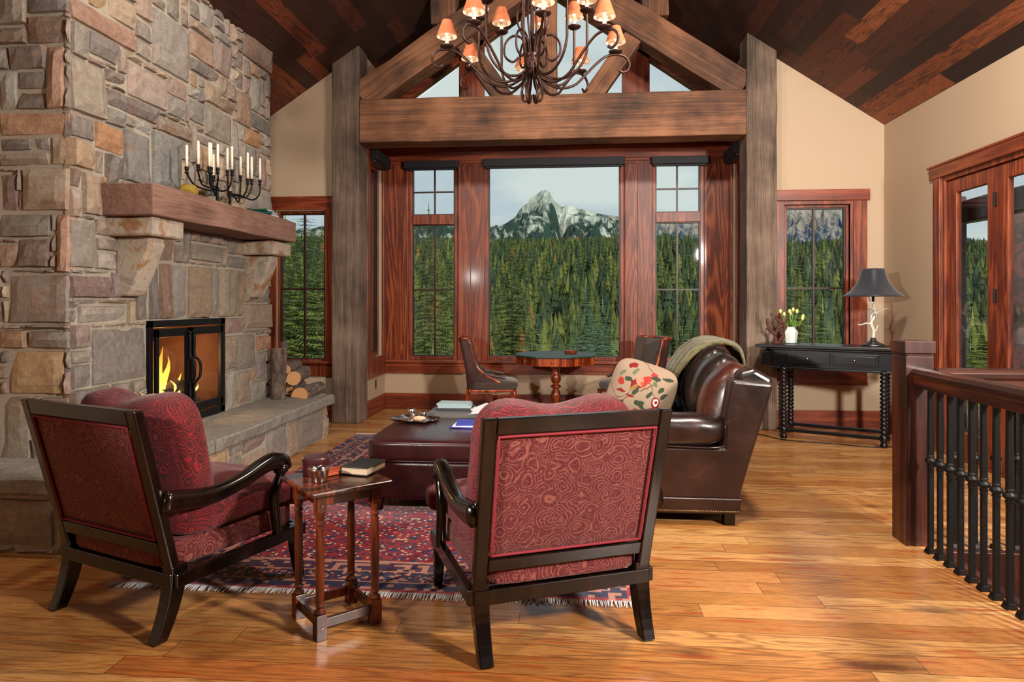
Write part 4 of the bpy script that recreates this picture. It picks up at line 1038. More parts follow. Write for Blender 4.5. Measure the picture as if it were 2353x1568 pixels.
# ================================================================ SIDE TABLE
st = thing('side_table', 'small square brown joint stool table standing between the two armchairs', 'side table', (-.985, 2.785, 0), R(42.3))
mb = MB(); mb.box(-.175, .175, -.175, .175, .572, .594); mb.build('table_top', M['walnut'], st, bevel=.008, seg=3)
q = .118
for i, (sx, sy) in enumerate(((-1, -1), (1, -1), (1, 1), (-1, 1))):
    x, y = sx * q, sy * q; mb = MB()
    mb.box(x - .022, x + .022, y - .022, y + .022, 0, .1); mb.box(x - .02, x + .02, y - .02, y + .02, .50, .572)
    mb.lathe([(.02, .1), (.024, .108), (.012, .122), (.019, .132), (.015, .142), (.0165, .2), (.018, .3), (.0155, .43), (.013, .446), (.02, .456), (.013, .466), (.019, .485), (.021, .5)], 16, (x, y, 0))
    lg = mb.build('leg', M['walnut'], st, bevel=.002)
    mb = MB()
    for z in (.05, .53):
        mb.lathe([(.0035, 0), (.0035, .003)], 8, M4=T(x - sx * 0, y + sy * .0, z) @ T(0, sy * .0235, 0, R(90)))
        mb.lathe([(.0035, 0), (.0035, .003)], 8, M4=T(x, y, z) @ T(sx * .0205, 0, 0, 0, R(90)))
    mb.build('peg', M['steelpin'], lg)
for (x0, x1, y0, y1) in ((-q + .02, q - .02, -q - .009, -q + .009), (-q + .02, q - .02, q - .009, q + .009), (-q - .009, -q + .009, -q + .02, q - .02), (q - .009, q + .009, -q + .02, q - .02)):
    mb = MB(); mb.box(x0, x1, y0, y1, .04, .078); mb.build('stretcher', M['walnut'], st, bevel=.003)
    mb = MB(); mb.box(x0, x1, y0, y1, .525, .572); mb.build('apron', M['walnut'], st, bevel=.003)
# things on it
M['lacq'] = plain('oxblood lacquer', (58, 18, 18), .35, nscale=30, var=.3)
bx = thing('round_box', 'round oxblood lidded box on the side table', 'box', (-1.095, 2.84, .594)); mb = MB(); mb.lathe([(.05, 0), (.054, .004), (.054, .052)], 32); mb.build('box_body', M['lacq'], bx, smooth=False)
mb = MB(); mb.lathe([(.056, .052), (.057, .056), (.057, .07), (.052, .076), (.001, .078)], 32); mb.build('lid', M['lacq'], bx)
mb = MB(); mb.lathe([(.028, 0), (.031, .004), (.03, .008), (.034, .02), (.0415, .05), (.046, .056), (.043, .056), (.039, .048), (.031, .02), (.001, .012)], 36)
tag(mb.build('silver_bowl', M['silver'], smooth=True, loc=(-1.035, 2.72, .594)), 'small shiny silver bowl on the near corner of the side table', 'bowl')
mb = MB(); mb.lathe([(.0, 0)], 1) if 0 else None
book('black covered book with aged page edges lying on the side table', (-.905, 2.905, .597), R(-12), .13, .175, .034, BK['blackb'], 'aged')
M['orange'] = plain('orange card', (176, 70, 30), .6, var=.1)
mb = MB(); mb.box(-.045, .045, -.1, .1, 0, .012); tag(mb.build('orange_notebook', M['orange'], bevel=.002, loc=(-1.0, 2.90, .596), rot=(0, 0, R(-38))), 'orange notebook partly under the black book on the side table', 'notebook')

# ================================================================ OTTOMAN
ot = thing('ottoman', 'large oxblood leather ottoman in front of the sofa', 'ottoman', (-.80, 4.74, 0), 0)
mb = MB(); cushion(mb, 0, 0, .40, 1.02, 1.14, .15, p=9, bulge=.10, n=26, wr=.004, wf=4); mb.build('top_cushion', M['lea_ott'], ot, smooth=True)
mb = MB(); cushion(mb, 0, 0, .215, .97, 1.08, .27, p=14, bulge=.02, n=16); mb.build('body', M['lea_ott'], ot, smooth=True)
mb = MB(); pts = []
for (x, y) in ((-.488, -.545), (.488, -.545), (.488, .545), (-.488, .545)): pts.append((x, y, .335))
mb.tube([Vector(pts[i]).lerp(Vector(pts[(i + 1) % 4]), k / 8) for i in range(4) for k in range(8)], .008, 6, closed=True); mb.build('piping', M['lea_ott'], ot, smooth=True)
for sx in (-1, 1):
    for sy in (-1, 1): mb = MB(); mb.lathe([(.018, 0.012), (.03, .09)], 12, (sx * .42, sy * .48, 0)); mb.build('leg', M['ebony'], ot)
zt = .477
# tray
ty = thing('silver_tray', 'scalloped silver tray holding small silver cups on the ottoman', 'tray', (-1.13, 4.84, zt), R(-20))
mb = MB(); n = 64; vs = []; fs = []
for k, (rs, z) in enumerate(((0, .008), (.75, .006), (.92, .012), (1.0, .022), (1.0, .018), (.9, .004), (.7, 0), (0, 0))):
    for i in range(n):
        a = 2 * PI * i / n; sq = 1 / max(abs(math.cos(a)), abs(math.sin(a))) ** .55; r = rs * .135 * sq * (1 + .06 * math.cos(8 * a)); vs.append((r * math.cos(a) * 1.25, r * math.sin(a) * .85, z))
for k in range(7):
    for i in range(n): j = (i + 1) % n; fs.append((k * n + i, k * n + j, (k + 1) * n + j, (k + 1) * n + i))
mb.add(vs, fs); mb.build('tray', M['silver'], ty, smooth=True)
for i, (x, y, s_, lab) in enumerate(((-.05, .03, 1.0, 'tallest silver cup standing at the back of the silver tray'), (-.0, -.03, .7, 'small silver cup near the rim of the silver tray'), (.05, .03, .8, 'silver cup on the tray side nearest the book stack'))):
    mb = MB(); mb.lathe([(r * s_, z * s_) for r, z in ((.018, 0), (.008, .01), (.01, .03), (.026, .04), (.03, .07), (.027, .07), (.02, .045), (.001, .04))], 20)
    p = Matrix.Rotation(R(-20), 4, 'Z') @ Vector((x, y, 0)); tag(mb.build('silver_cup', M['silver'], smooth=True, loc=(-1.13 + p.x, 4.84 + p.y, zt + .008)), lab, 'cup', 'silver cups on the tray')
mb = MB(); cushion(mb, 0, 0, .018, .09, .05, .035, p=2.6, bulge=.2, n=8, wr=.006, wf=40, seed=3); M['shell'] = plain('peach shell', (226, 176, 142), .5, nscale=60, var=.2)
tag(mb.build('seashell', M['shell'], smooth=True, loc=(-1.09, 4.80, zt + .006)), 'pale peach shell lying on the silver tray', 'shell')
book('large dark grey portfolio lying flat on the ottoman', (-.86, 5.12, zt), R(90), .30, .42, .035, BK['greyb'], 'greyb')
book('charcoal book lying lowest on the grey portfolio', (-.88, 5.16, zt + .035), R(86), .2, .26, .022, BK['char'])
book('silver grey book in the middle of the stack on the portfolio', (-.89, 5.16, zt + .057), R(94), .19, .25, .018, BK['silver'])
book('pale teal book topmost of the stack on the portfolio', (-.90, 5.16, zt + .075), R(88), .17, .24, .014, BK['silver'])
mb = MB()
for i in range(5): 
    m4 = T(-.69 + .004 * i, 5.06, zt + .037 + .006 * i, 0, -.12 - .05 * i, .1 * i); mb.box(-.07, .07, -.1, .1, 0, .003, m4)
tag(mb.build('loose_papers', M['paper']), 'sheaf of white papers curling beside the books on the ottoman', 'papers', kind='stuff')
for i in range(3):
    mb = MB(); mb.box(-.11, .11, -.14, .14, 0, .008)
    tag(mb.build('magazine', [BK['blue'], M['paper'], BK['blue']][i], bevel=.001, loc=(-.68 + .012 * i, 4.66 + .01 * i, zt + .0015 + .0085 * i), rot=(0, 0, R(82 + 7 * i))), ['blue magazine lowest of the pile near the front of the ottoman', 'white magazine in the middle of the pile on the ottoman', 'blue magazine on top of the pile on the ottoman'][i], 'magazine', 'magazines on the ottoman')

# ================================================================ SOFA
sf = thing('leather_sofa', 'large wing backed brown leather sofa with nailhead trim', 'sofa', (.6, 5.2, 0))
def so(mb):
    for i, p in enumerate(mb.v): mb.v[i] = (p[0] - .6, p[1] - 5.2, p[2])
    return mb
SY0, SY1 = 4.15, 6.35
def prisr(poly, y0, y1, nm, mat, bev=.02, parent=sf):
    mb = MB(); mb.prism(poly, 1, y0, y1); return so(mb).build(nm, mat, parent, bevel=bev, seg=3)
prisr([(.38, .155), (1.0, .155), (1.03, .33), (.38, .33)], SY0 + .03, SY1 - .03, 'frame', M['lea_sofa'])
side = [(.36, .15), (.985, .15), (1.04, .35), (1.19, .85), (.945, .87), (.90, .62), (.89, .47), (.36, .47)]
for y0, y1 in ((SY0, SY0 + .16), (SY1 - .16, SY1)): prisr(side, y0, y1, 'side_panel', M['lea_sofa'], .022)
# skirt band with nails
for y0, y1 in ((SY0 - .012, SY0 + .02), (SY1 - .02, SY1 + .012)):
    bd = prisr([(.35, .075), (.985, .075), (1.0, .165), (.35, .165)], y0, y1, 'base_band', M['lea_sofa'], .008)
    yy = y0 if y0 < 5 else y1
    mb = MB()
    for k in range(64):
        x = .36 + .62 * k / 63; mb.lathe([(.005, 0), (.004, .003), (.001, .0045)], 6, M4=T(x, yy, .09, R(90 if y0 < 5 else -90)))
    so(mb).build('nailhead_trim', M['brass'], bd)
mb = MB(); mb.box(.96, .995, SY0, SY1, .075, .165); so(mb).build('base_band', M['lea_sofa'], sf, bevel=.006)
mb = MB(); mb.box(.36, .38, SY0, SY1, .075, .165); so(mb).build('base_band', M['lea_sofa'], sf, bevel=.006)
mb = MB(); mb.box(.38, .96, SY0 + .03, SY1 - .03, .06, .16); so(mb).build('underside', M['shade_blk'], sf)
# arm rolls
for yc in (SY0 + .09, SY1 - .09):
    mb = MB(); mb.v = []; cushion(mb, .63, yc, .56, .58, .27, .19, p=3.2, bulge=.05, thin=2, n=18, wr=.004, wf=9); so(mb).build('arm_roll', M['lea_sofa'], sf, smooth=True)
    sy = -1 if yc < 5 else 1
    mb = MB(); ye = yc + sy * .105; mb.tube(smoothpts([(.37, ye, .476), (.6, ye, .472), (.86, ye, .468), (.9, ye, .50), (.9, ye - sy * .0, .6)], 5), .006, 6); so(mb).build('piping', M['lea_sofa'], sf, smooth=True)
# back frame, leaning
prisr([(.98, .3), (1.04, .33), (1.22, .86), (1.10, .93), (1.0, .9)], SY0 + .1, SY1 - .1, 'back_frame', M['lea_sofa'], .03)
for y in (SY0 + .05, SY1 - .05):
    for x in (.43, .935):
        mb = MB(); mb.box(x - .035, x + .03, y - .04, y + .04, .0, .09); so(mb).build('leg', M['ebony'], sf, bevel=.006)
for i in range(3):
    yc = SY0 + .17 + .31 + i * .62
    mb = MB(); cushion(mb, .63, yc, .385, .52, .615, .17, p=7, bulge=.25, n=14, wr=.006, seed=i); so(mb).build('seat_cushion', M['lea_sofa'], sf, smooth=True)
bc = [(.36, .30, .53, 'lea_tan', .0), (.70, .30, .55, 'lea_dark', .02), (1.03, .34, .59, 'lea_dark', .05), (1.42, .36, .58, 'lea_dark', .05), (1.78, .36, .57, 'lea_dark', .04)]
for i, (dy, w, h, mt, up) in enumerate(bc):
    m4 = T(.99, SY0 + dy, .685 + up, 0, R(17)); mb = MB(); cushion(mb, 0, 0, 0, .30, w + .07, h, m4, p=3.2, bulge=.35, thin=0, n=18, wr=.014, seed=i + 5, wf=5)
    so(mb).build('back_cushion', M[mt], sf, smooth=True)
# throw blanket
s = Sh('olive knit'); w1 = s.noise(s.map(s.obj, scale=(1, 9, 1)), 9, 3, .5, .3); hb = s.vor(s.obj, 130)
M['knit'] = s.pbr(s.mix(s.mr(w1, .35, .65), lin((62, 56, 30)), lin((112, 102, 62))), .95, 0, s.bump(hb, .7, .006, s.bump(w1, .5, .01)), spec=.15, sheen=.3)
path = smoothpts([(1.28, 0, .62), (1.27, 0, .85), (1.23, 0, .985), (1.12, 0, 1.035), (.985, 0, 1.02), (.865, 0, .935), (.775, 0, .8), (.71, 0, .645), (.64, 0, .52), (.49, 0, .495)], 6)
mb = MB(); vs = []; fs = []; NW = 26; rg = random.Random(4)
for i, p in enumerate(path):
    for j in range(NW + 1):
        v = j / NW; y = 5.13 + .50 * v + .03 * math.sin(i * .15) ; f = .011 * math.sin(v * 22 + i * .06) + .006 * math.sin(v * 47 + 1)
        t = (path[min(i + 1, len(path) - 1)] - path[max(i - 1, 0)]).normalized(); nn = Vector((-t.z, 0, t.x)) * -1
        q = Vector((p.x, y, p.z)) - nn * (f - .012); 
        vs.append(tuple(q))
for i in range(len(path) - 1):
    for j in range(NW): a_ = i * (NW + 1) + j; fs.append((a_, a_ + 1, a_ + NW + 2, a_ + NW + 1))
mb.add(vs, fs); o = mb.build('throw_blanket', M['knit'], smooth=True); o.modifiers.new('t', 'SOLIDIFY').thickness = .014
tag(o, 'olive green knitted throw draped over the back of the leather sofa', 'throw')
# floral pillow
s = Sh('crewel floral linen'); base = s.mix(s.noise(s.obj, 180, 2), lin((132, 110, 92)), lin((160, 138, 116)))
wv = s.vmath('ADD', s.obj, s.vmath('MULTIPLY', s.vmath('SUBTRACT', s.noise(s.obj, 14, 2, .5, 0, True), (.5, .5, .5)), (.05, .05, .05)))
P = s.sep(wv); col = base
vine = s.math('ABSOLUTE', s.math('SUBTRACT', P[0], s.math('MULTIPLY', s.math('SINE', s.math('MULTIPLY', P[2], 16)), .09)))
col = s.mix(s.math('LESS_THAN', vine, .004), col, lin((96, 66, 50)))
vine = s.math('ABSOLUTE', s.math('SUBTRACT', P[2], s.math('MULTIPLY', s.math('SINE', s.math('ADD', s.math('MULTIPLY', P[0], 19), 1)), .08)))
col = s.mix(s.math('LESS_THAN', vine, .0035), col, lin((96, 66, 50)))
def blob(cx, cz, rx, rz_, rgb, ang=0):
    global col
    rx *= 1.12; rz_ *= 1.15
    ca, sa = math.cos(ang), math.sin(ang); u = s.math('SUBTRACT', P[0], cx); v = s.math('SUBTRACT', P[2], cz)
    a = s.math('DIVIDE', s.math('ADD', s.math('MULTIPLY', u, ca), s.math('MULTIPLY', v, sa)), rx); b = s.math('DIVIDE', s.math('SUBTRACT', s.math('MULTIPLY', v, ca), s.math('MULTIPLY', u, sa)), rz_)
    col = s.mix(s.math('LESS_THAN', s.math('ADD', s.math('MULTIPLY', a, a), s.math('MULTIPLY', b, b)), 1), col, lin(rgb))
RD, DG, PK, LG = (118, 32, 32), (54, 62, 46), (176, 120, 98), (96, 102, 78)
for c in ((-.02, .05, .055, .03, RD, .5), (.015, .075, .03, .045, (168, 50, 40), -.4), (-.015, .07, .025, .035, PK, .3), (0, .062, .012, .015, (140, 84, 44)), (-.15, .03, .022, .03, (156, 48, 44), .3), (.06, .14, .022, .016, (156, 48, 44), .3), (-.1, .17, .03, .018, RD, .6), (.09, .08, .022, .012, (90, 96, 66), -.6), (-.1, .06, .032, .014, DG, -.5), (.17, .02, .03, .012, DG, .9), (-.03, -.01, .03, .012, DG, 1.3), (.1, -.1, .03, .01, (120, 50, 40), .2), (-.06, -.16, .024, .03, RD, .3), (-.06, -.155, .012, .016, PK),
          (.13, -.05, .028, .04, RD, .2), (.13, -.045, .016, .026, (214, 190, 180), .2), (.13, -.045, .008, .012, RD), (-.13, -.03, .03, .008, RD, .1), (-.06, -.05, .028, .008, RD, -.2),
          (-.07, .13, .03, .014, LG, 1), (.08, .12, .034, .014, DG, .3), (.07, .0, .028, .013, DG, .8), (.02, -.08, .03, .014, DG, .3), (.05, -.1, .03, .012, DG, -.6), (-.12, -.12, .034, .012, DG, .5), (.16, .15, .03, .012, DG, .2), (-.16, .1, .028, .011, LG, 1.1), (.14, .06, .026, .012, DG, 1.2), (-.05, .02, .03, .01, (142, 100, 56), .7), (.0, -.15, .03, .012, (128, 54, 40), .9), (.12, -.15, .028, .012, DG, 1)):
    blob(*c)
M['crewel'] = s.pbr(col, .9, 0, s.bump(s.noise(s.obj, 300), .4, .003), spec=.2)
o = MB(); cushion(o, 0, 0, 0, .47, .15, .45, p=4.5, bulge=.75, thin=1, n=18, wr=.006, seed=9)
o = o.build('floral_pillow', M['crewel'], smooth=True, loc=(.49, 4.98, .675), rot=(R(-16), R(16), R(-16))); tag(o, 'cream floral embroidered pillow leaning on the leather sofa', 'pillow')

# ================================================================ GAME TABLE AND CHAIRS
gt = thing('game_table', 'octagonal cherry pedestal table with green top in the bay', 'table', (-.19, 7.82, 0), R(-3))
oct_ = lambda r, o_=.5: [(r * math.cos(PI / 4 * (k + o_)) / math.cos(PI / 8), r * math.sin(PI / 4 * (k + o_)) / math.cos(PI / 8)) for k in range(8)]
mb = MB(); mb.prism(oct_(.455), 2, .722, .742); mb.build('table_top', M['felt'], gt, bevel=.006)
mb = MB(); mb.prism(oct_(.435), 2, .632, .722); mb.build('apron', M['cherry'], gt, bevel=.004)
for k in range(8):
    a = PI / 4 * k; mb = MB(); mb.lathe([(.006, 0), (.006, .008), (.013, .014), (.012, .022), (.001, .026)], 12, M4=T(.435 * math.cos(a), .435 * math.sin(a), .677, 0, 0, a) @ T(0, 0, 0, 0, R(90)))
    mb.build('drawer_knob', M['brass'], gt, smooth=True)
mb = MB(); mb.lathe([(.11, .632), (.10, .615), (.065, .6), (.045, .57), (.04, .53), (.055, .50), (.062, .455), (.05, .42), (.034, .405), (.034, .395), (.06, .378), (.062, .365), (.036, .35), (.034, .335), (.052, .31), (.058, .26), (.048, .2), (.034, .16), (.034, .13), (.05, .11), (.06, .06), (.05, .05)], 28); mb.build('pedestal', M['cherry'], gt, smooth=True)
for k in range(4):
    a = PI / 4 + PI / 2 * k; mb = MB(); c, d = math.cos(a), math.sin(a)
    mb.tube(smoothpts([(c * r, d * r, z) for r, z in ((.03, .085), (.12, .10), (.2, .085), (.27, .05), (.31, .02))], 5), [.026] * 16 + [.02] * 5, 8); mb.build('foot', M['ebony'], gt, smooth=True)
M['amber'] = plain('amber glass', (120, 50, 30), .12, var=.2)
mb = MB(); mb.lathe([(.06, 0), (.07, .005), (.078, .035), (.068, .035), (.06, .012), (.001, .01)], 8); tag(mb.build('ashtray', M['amber'], loc=(-.02, 7.85, .742), bevel=.002), 'amber glass dish on the octagonal game table', 'dish')
def gamechair(label, loc, rz):
    a = thing('game_chair', label, 'chair', loc, rz, 'leather backed chairs at the game table')
    # faces +y; seat front at y=.55
    for sx in (-1, 1):
        mb = MB(); mb.lathe([(.014, 0), (.02, .02), (.014, .05), (.019, .2), (.026, .27), (.018, .285), (.026, .3), (.024, .37)], 14, (sx * .24, .5, 0)); mb.build('leg', M['cherry'], a, smooth=True)
        mb = MB(); mb.tube([(sx * .2, -.09, 0), (sx * .2, -.02, .18), (sx * .2, .0, .38)], [.02, .022, .024], 4); mb.build('leg', M['cherry'], a)
    mb = MB(); mb.box(-.255, .255, .0, .53, .345, .375); mb.build('seat_frame', M['cherry'], a, bevel=.008)
    mb = MB(); cushion(mb, 0, .28, .42, .52, .54, .12, p=6, bulge=.3, n=12); mb.build('seat', M['fab_game'], a, smooth=True)
    # back shell: outer leather, inner fabric, with wings sweeping down to short arms
    prof = [(.30, -.02), (.38, -.02), (.5, -.025), (.65, -.045), (.8, -.075), (.93, -.11)]
    def wing(z): return max(0.0, .34 * math.exp(-((z - .36) / .16) ** 2) + .11)
    K = 12; zs = [.36 + (.93 - .36) * k / K for k in range(K + 1)]
    def yb(z): return -.02 - .09 * max(0, (z - .4) / .53) ** 1.5
    for nm, off_, mt in (('outer_back', 0, 'lea_game'), ('inner_back', .035, 'fab_game')):
        mb = MB(); vs = []; fs = []; J = 16
        for z in zs:
            hw = .235 + .02 * (z - .36) - off_ * .9; wl = wing(z)
            for j in range(J + 1):
                u = j / J * 2 - 1
                if abs(u) < .6: x = u / .6 * hw; y = yb(z) + off_
                else: x = math.copysign(hw + .012 * (abs(u) - .6) / .4, u); y = yb(z) + off_ + (wl - off_ * .3) * (abs(u) - .6) / .4
                vs.append((x, y, z))
        for i in range(K):
            for j in range(J): p = i * (J + 1) + j; fs.append((p, p + 1, p + J + 2, p + J + 1))
        mb.add(vs, fs); mb.build(nm, M[mt], a, smooth=True)
    # wooden edge running round the wings
    for sx in (-1, 1):
        pts = [(sx * (.235 + .02 * (z - .36)), yb(z) + wing(z) + .004, z) for z in reversed(zs)]
        mb = MB(); mb.tube(pts, .016, 8); mb.build('wing_edge', M['cherry'], a, smooth=True)
        mb = MB(); p = pts[-4]; mb.tube(smoothpts([pts[-5], (pts[-5][0], pts[-5][1] + .08, .53), (pts[-5][0], .36, .51), (pts[-5][0], .40, .50)], 4), .017, 8); mb.build('arm', M['lea_game'], a, smooth=True)
    mb = MB(); hw = .235 + .02 * .57; mb.tube([(-hw, yb(.93) + wing(.93), .93), (-hw, yb(.93) + .01, .935), (0, yb(.93) + .01, .94), (hw, yb(.93) + .01, .935), (hw, yb(.93) + wing(.93), .93)], .018, 8); mb.build('top_edge', M['cherry'], a, smooth=True)
    return a
gamechair('purple brown leather chair standing on the fireplace side of the game table', (-1.16, 7.6, 0), R(-82))
gamechair('brown chair with olive velvet back standing on the sofa side of the game table', (.86, 7.72, 0), R(118))
mb = MB(); mb.box(-.07, .07, -.1, .1, 0, .03); tag(mb.build('paper_pad', M['paper'], bevel=.002, loc=(.56, 7.56, .487), rot=(0, 0, .4)), 'white paper pad on the seat of the olive velvet chair', 'paper pad')

# ================================================================ CONSOLE TABLE
ct_ = thing('console_table', 'black bobbin legged two drawer table across the corner', 'table', (2.53, 6.87, 0), R(-26.9))
mb = MB(); mb.box(-.69, .655, -.245, .245, .885, .915); mb.box(-.56, .56, -.225, .225, .865, .885); mb.build('table_top', M['black'], ct_, bevel=.006)
mb = MB(); mb.box(-.53, .53, -.205, .205, .70, .865); mb.box(-.545, .545, -.215, .215, .68, .70); mb.box(-.64, .64, -.18, .18, .71, .85);mb.build('case', M['black'], ct_, bevel=.004)
for i in (0, 1):
    x0 = -.40 + .405 * i; mb = MB(); mb.box(x0, x0 + .385, -.222, -.2, .735, .845); mb.box(x0 + .02, x0 + .365, -.226, -.215, .752, .828); dr = mb.build('drawer', M['black'], ct_, bevel=.004)
    mb = MB(); mb.lathe([(.004, 0), (.005, .008), (.011, .014), (.009, .022), (.001, .024)], 12, M4=T(x0 + .19, -.226, .79, R(90))); mb.build('knob', M['brass'], dr, smooth=True)
for sx in (-1, 1):
    for sy in (-1, 1):
        prof = [(.03, 0), (.034, .015), (.026, .04), (.02, .05), (.036, .06), (.036, .11), (.02, .118)]
        z = .12
        for k in range(14): prof += [(.019, z), (.031, z + .01), (.034, z + .0195), (.031, z + .029)]; z += .0385
        prof += [(.02, z), (.036, z + .006), (.036, .70)]
        mb = MB(); mb.lathe(prof, 18, (sx * .432, sy * .185, 0)); mb.build('leg', M['black'], ct_, smooth=True)
for (x0, x1, y0, y1) in ((-.43, .43, -.2, -.165), (-.43, .43, .165, .2), (-.447, -.417, -.18, .18), (.417, .447, -.18, .18)):
    mb = MB(); mb.box(x0, x1, y0, y1, .068, .102); mb.build('stretcher', M['black'], ct_, bevel=.004)
mb = MB(); mb.tube(smoothpts([(1.75, 7.2, .008), (1.9, 6.98, .008), (2.0, 6.80, .008), (2.14, 6.72, .008), (2.45, 6.62, .008), (2.72, 6.50, .008), (2.95, 6.55, .008), (3.1, 6.7, .008)], 8), .005, 6); tag(mb.build('power_cord', M['black'], smooth=True), 'black power cord trailing on the floor under the black table', 'cord')
# lamp
lp = thing('table_lamp', 'antler table lamp with black shade on the black table', 'lamp', (2.86, 6.80, .915), R(10))
mb = MB(); mb.lathe([(.10, 0), (.104, .006), (.102, .012), (.08, .022), (.05, .035), (.03, .05), (.024, .07), (.014, .078)], 28); mb.build('base', M['pewter'], lp, smooth=True)
mb = MB()
mb.tube(smoothpts([(0, 0, .06), (.005, 0, .14), (-.02, 0, .22), (.015, 0, .29), (.02, .01, .35), (0, 0, .42)], 5), [.015] * 26, 8)
for pts in ([(-.01, 0, .2), (-.07, -.01, .215), (-.14, -.02, .2), (-.17, -.02, .205)], [(.01, 0, .28), (.06, 0, .33), (.12, .01, .35), (.15, .01, .36)], [(.0, 0, .12), (.03, 0, .15), (.05, 0, .2)], [(.015, 0, .34), (-.03, 0, .37), (-.06, 0, .36)], [(0, 0, .40), (-.03, 0, .43), (-.045, 0, .47)], [(-.02, 0, .23), (-.035, -.02, .27), (-.02, -.03, .31), (.01, -.03, .3), (.015, -.02, .26)]):
    q = smoothpts(pts, 4); mb.tube(q, [.011 * (1 - .75 * k / (len(q) - 1)) for k in range(len(q))], 7)
mb.build('antler_stem', M['antler'], lp, smooth=True)
mb = MB(); mb.tube([(0, 0, .40), (0, 0, .50)], .012, 8); mb.tube([(0, 0, .5), (0, 0, .74)], .004, 6); mb.build('socket', M['iron'], lp)
mb = MB(); vs = []; fs = []; K = 14; n = 32
for k in range(K + 1):
    t = k / K; z = .735 - .265 * t; r = .075 + .03 * t + .095 * t ** 2.6
    for i in range(n):
        a = 2 * PI * i / n; sq = (1 / (abs(math.cos(a)) ** 5 + abs(math.sin(a)) ** 5) ** (1 / 5)); sq = 1 + (sq - 1) * .85; vs.append((r * 1.1 * sq * math.cos(a), r * 1.1 * sq * math.sin(a), z))
for k in range(K):
    for i in range(n): j = (i + 1) % n; fs.append((k * n + i, k * n + j, (k + 1) * n + j, (k + 1) * n + i))
mb.add(vs, fs); o = mb.build('lamp_shade', M['navy_lamp'], lp, smooth=True, rot=(0, 0, R(18))); o.modifiers.new('t', 'SOLIDIFY').thickness = .003
# vase with tulips
tag(MB().box(-.075, .075, -.075, .075, 0, .006).build('small_tray', M['felt'], loc=(2.19, 7.1, .915), rot=(0, 0, R(-27)), bevel=.002), 'small flat green tray under the white vase', 'tray')
mb = MB(); vs = []; fs = []; n = 8
for (r, z) in ((.052, 0), (.055, .005), (.068, .1), (.066, .115), (.045, .14), (.04, .155), (.043, .162), (.035, .16), (.032, .14), (.001, .05)):
    for i in range(n): a = PI / 4 * (i + .5); vs.append((r * math.cos(a), r * math.sin(a), z))
for k in range(9):
    for i in range(n): j = (i + 1) % n; fs.append((k * n + i, k * n + j, (k + 1) * n + j, (k + 1) * n + i))
fs.append(tuple(range(n - 1, -1, -1))); mb.add(vs, fs); tag(mb.build('white_vase', M['white_cer'], bevel=.003, loc=(2.19, 7.1, .921)), 'white faceted vase of tulips on the black table', 'vase')
M['stemg'] = plain('tulip green', (112, 150, 54), .5, nscale=30, var=.25); M['tulip'] = plain('pale yellow green tulip', (206, 214, 130), .5, nscale=40, var=.2)
tl = [(-.1, .0, .30), (-.055, .03, .27), (-.02, -.03, .30), (.03, .02, .315), (.055, -.02, .30), (.115, 0, .23), (.13, .03, .25), (.01, .04, .28)]
tlab = ['tulip leaning furthest toward the timber post', 'second tulip from the timber post', 'third tulip from the timber post', 'tallest tulip in the middle of the vase', 'tulip just past the middle of the vase', 'lowest drooping tulip on the window side', 'tulip leaning furthest toward the lamp', 'tulip at the back of the vase']
for i, (x, y, z) in enumerate(tl):
    mb = MB(); mb.tube(smoothpts([(x * .1, y * .1, .07), (x * .3, y * .3, .16), (x * .75, y * .8, z - .05), (x, y, z)], 5), .0035, 6)
    for q in range(1):
        aa = i * 2.4; mb.tube([(x * .2, y * .2, .15), (x * .5 + .02 * math.cos(aa), y * .5 + .02 * math.sin(aa), .21), (x * .7 + .045 * math.cos(aa), y * .7 + .045 * math.sin(aa), .235)], [.008, .012, .002], 6, flat=(1, .25))
    o = mb.build('tulip', M['stemg'], smooth=True, loc=(2.19, 7.1, .921)); tag(o, 'pale green ' + tlab[i], 'tulip', 'tulips in the white vase')
    mb = MB()
    mb.lathe([(.004, -.006), (.014, .004), (.0175, .018), (.013, .034), (.004, .042)], 9, (x, y, z))
    mb.build('blossom', M['tulip'], o, smooth=True)
# driftwood
M['drift'] = plain('dark driftwood', (78, 42, 28), .75, nscale=30, var=.5, bump=.6)
mb = MB(); rg = random.Random(12)
for pts in ([(0, 0, 0), (-.01, 0, .08), (.02, 0, .16), (.05, 0, .24), (.04, 0, .29)], [(.0, 0, .08), (-.05, 0, .13), (-.085, 0, .2), (-.09, 0, .25)], [(.02, 0, .16), (.07, .01, .19), (.10, .01, .25)], [(.03, 0, .02), (.07, 0, .09), (.08, 0, .17), (.06, 0, .22)], [(-.05, 0, .13), (-.1, 0, .15)], [(.05, 0, .2), (.0, .02, .25), (-.01, .02, .28)]):
    q = smoothpts(pts, 4); mb.tube(q, [.019 * (1 - .6 * k / (len(q) - 1)) + rg.uniform(0, .003) for k in range(len(q))], 7)
mb.lathe([(.05, 0), (.045, .012), (.02, .03)], 14)
tag(mb.build('driftwood_sculpture', M['drift'], smooth=True, loc=(2.055, 7.12, .915), rot=(0, 0, -.3)), 'dark branching driftwood piece beside the white vase', 'sculpture')
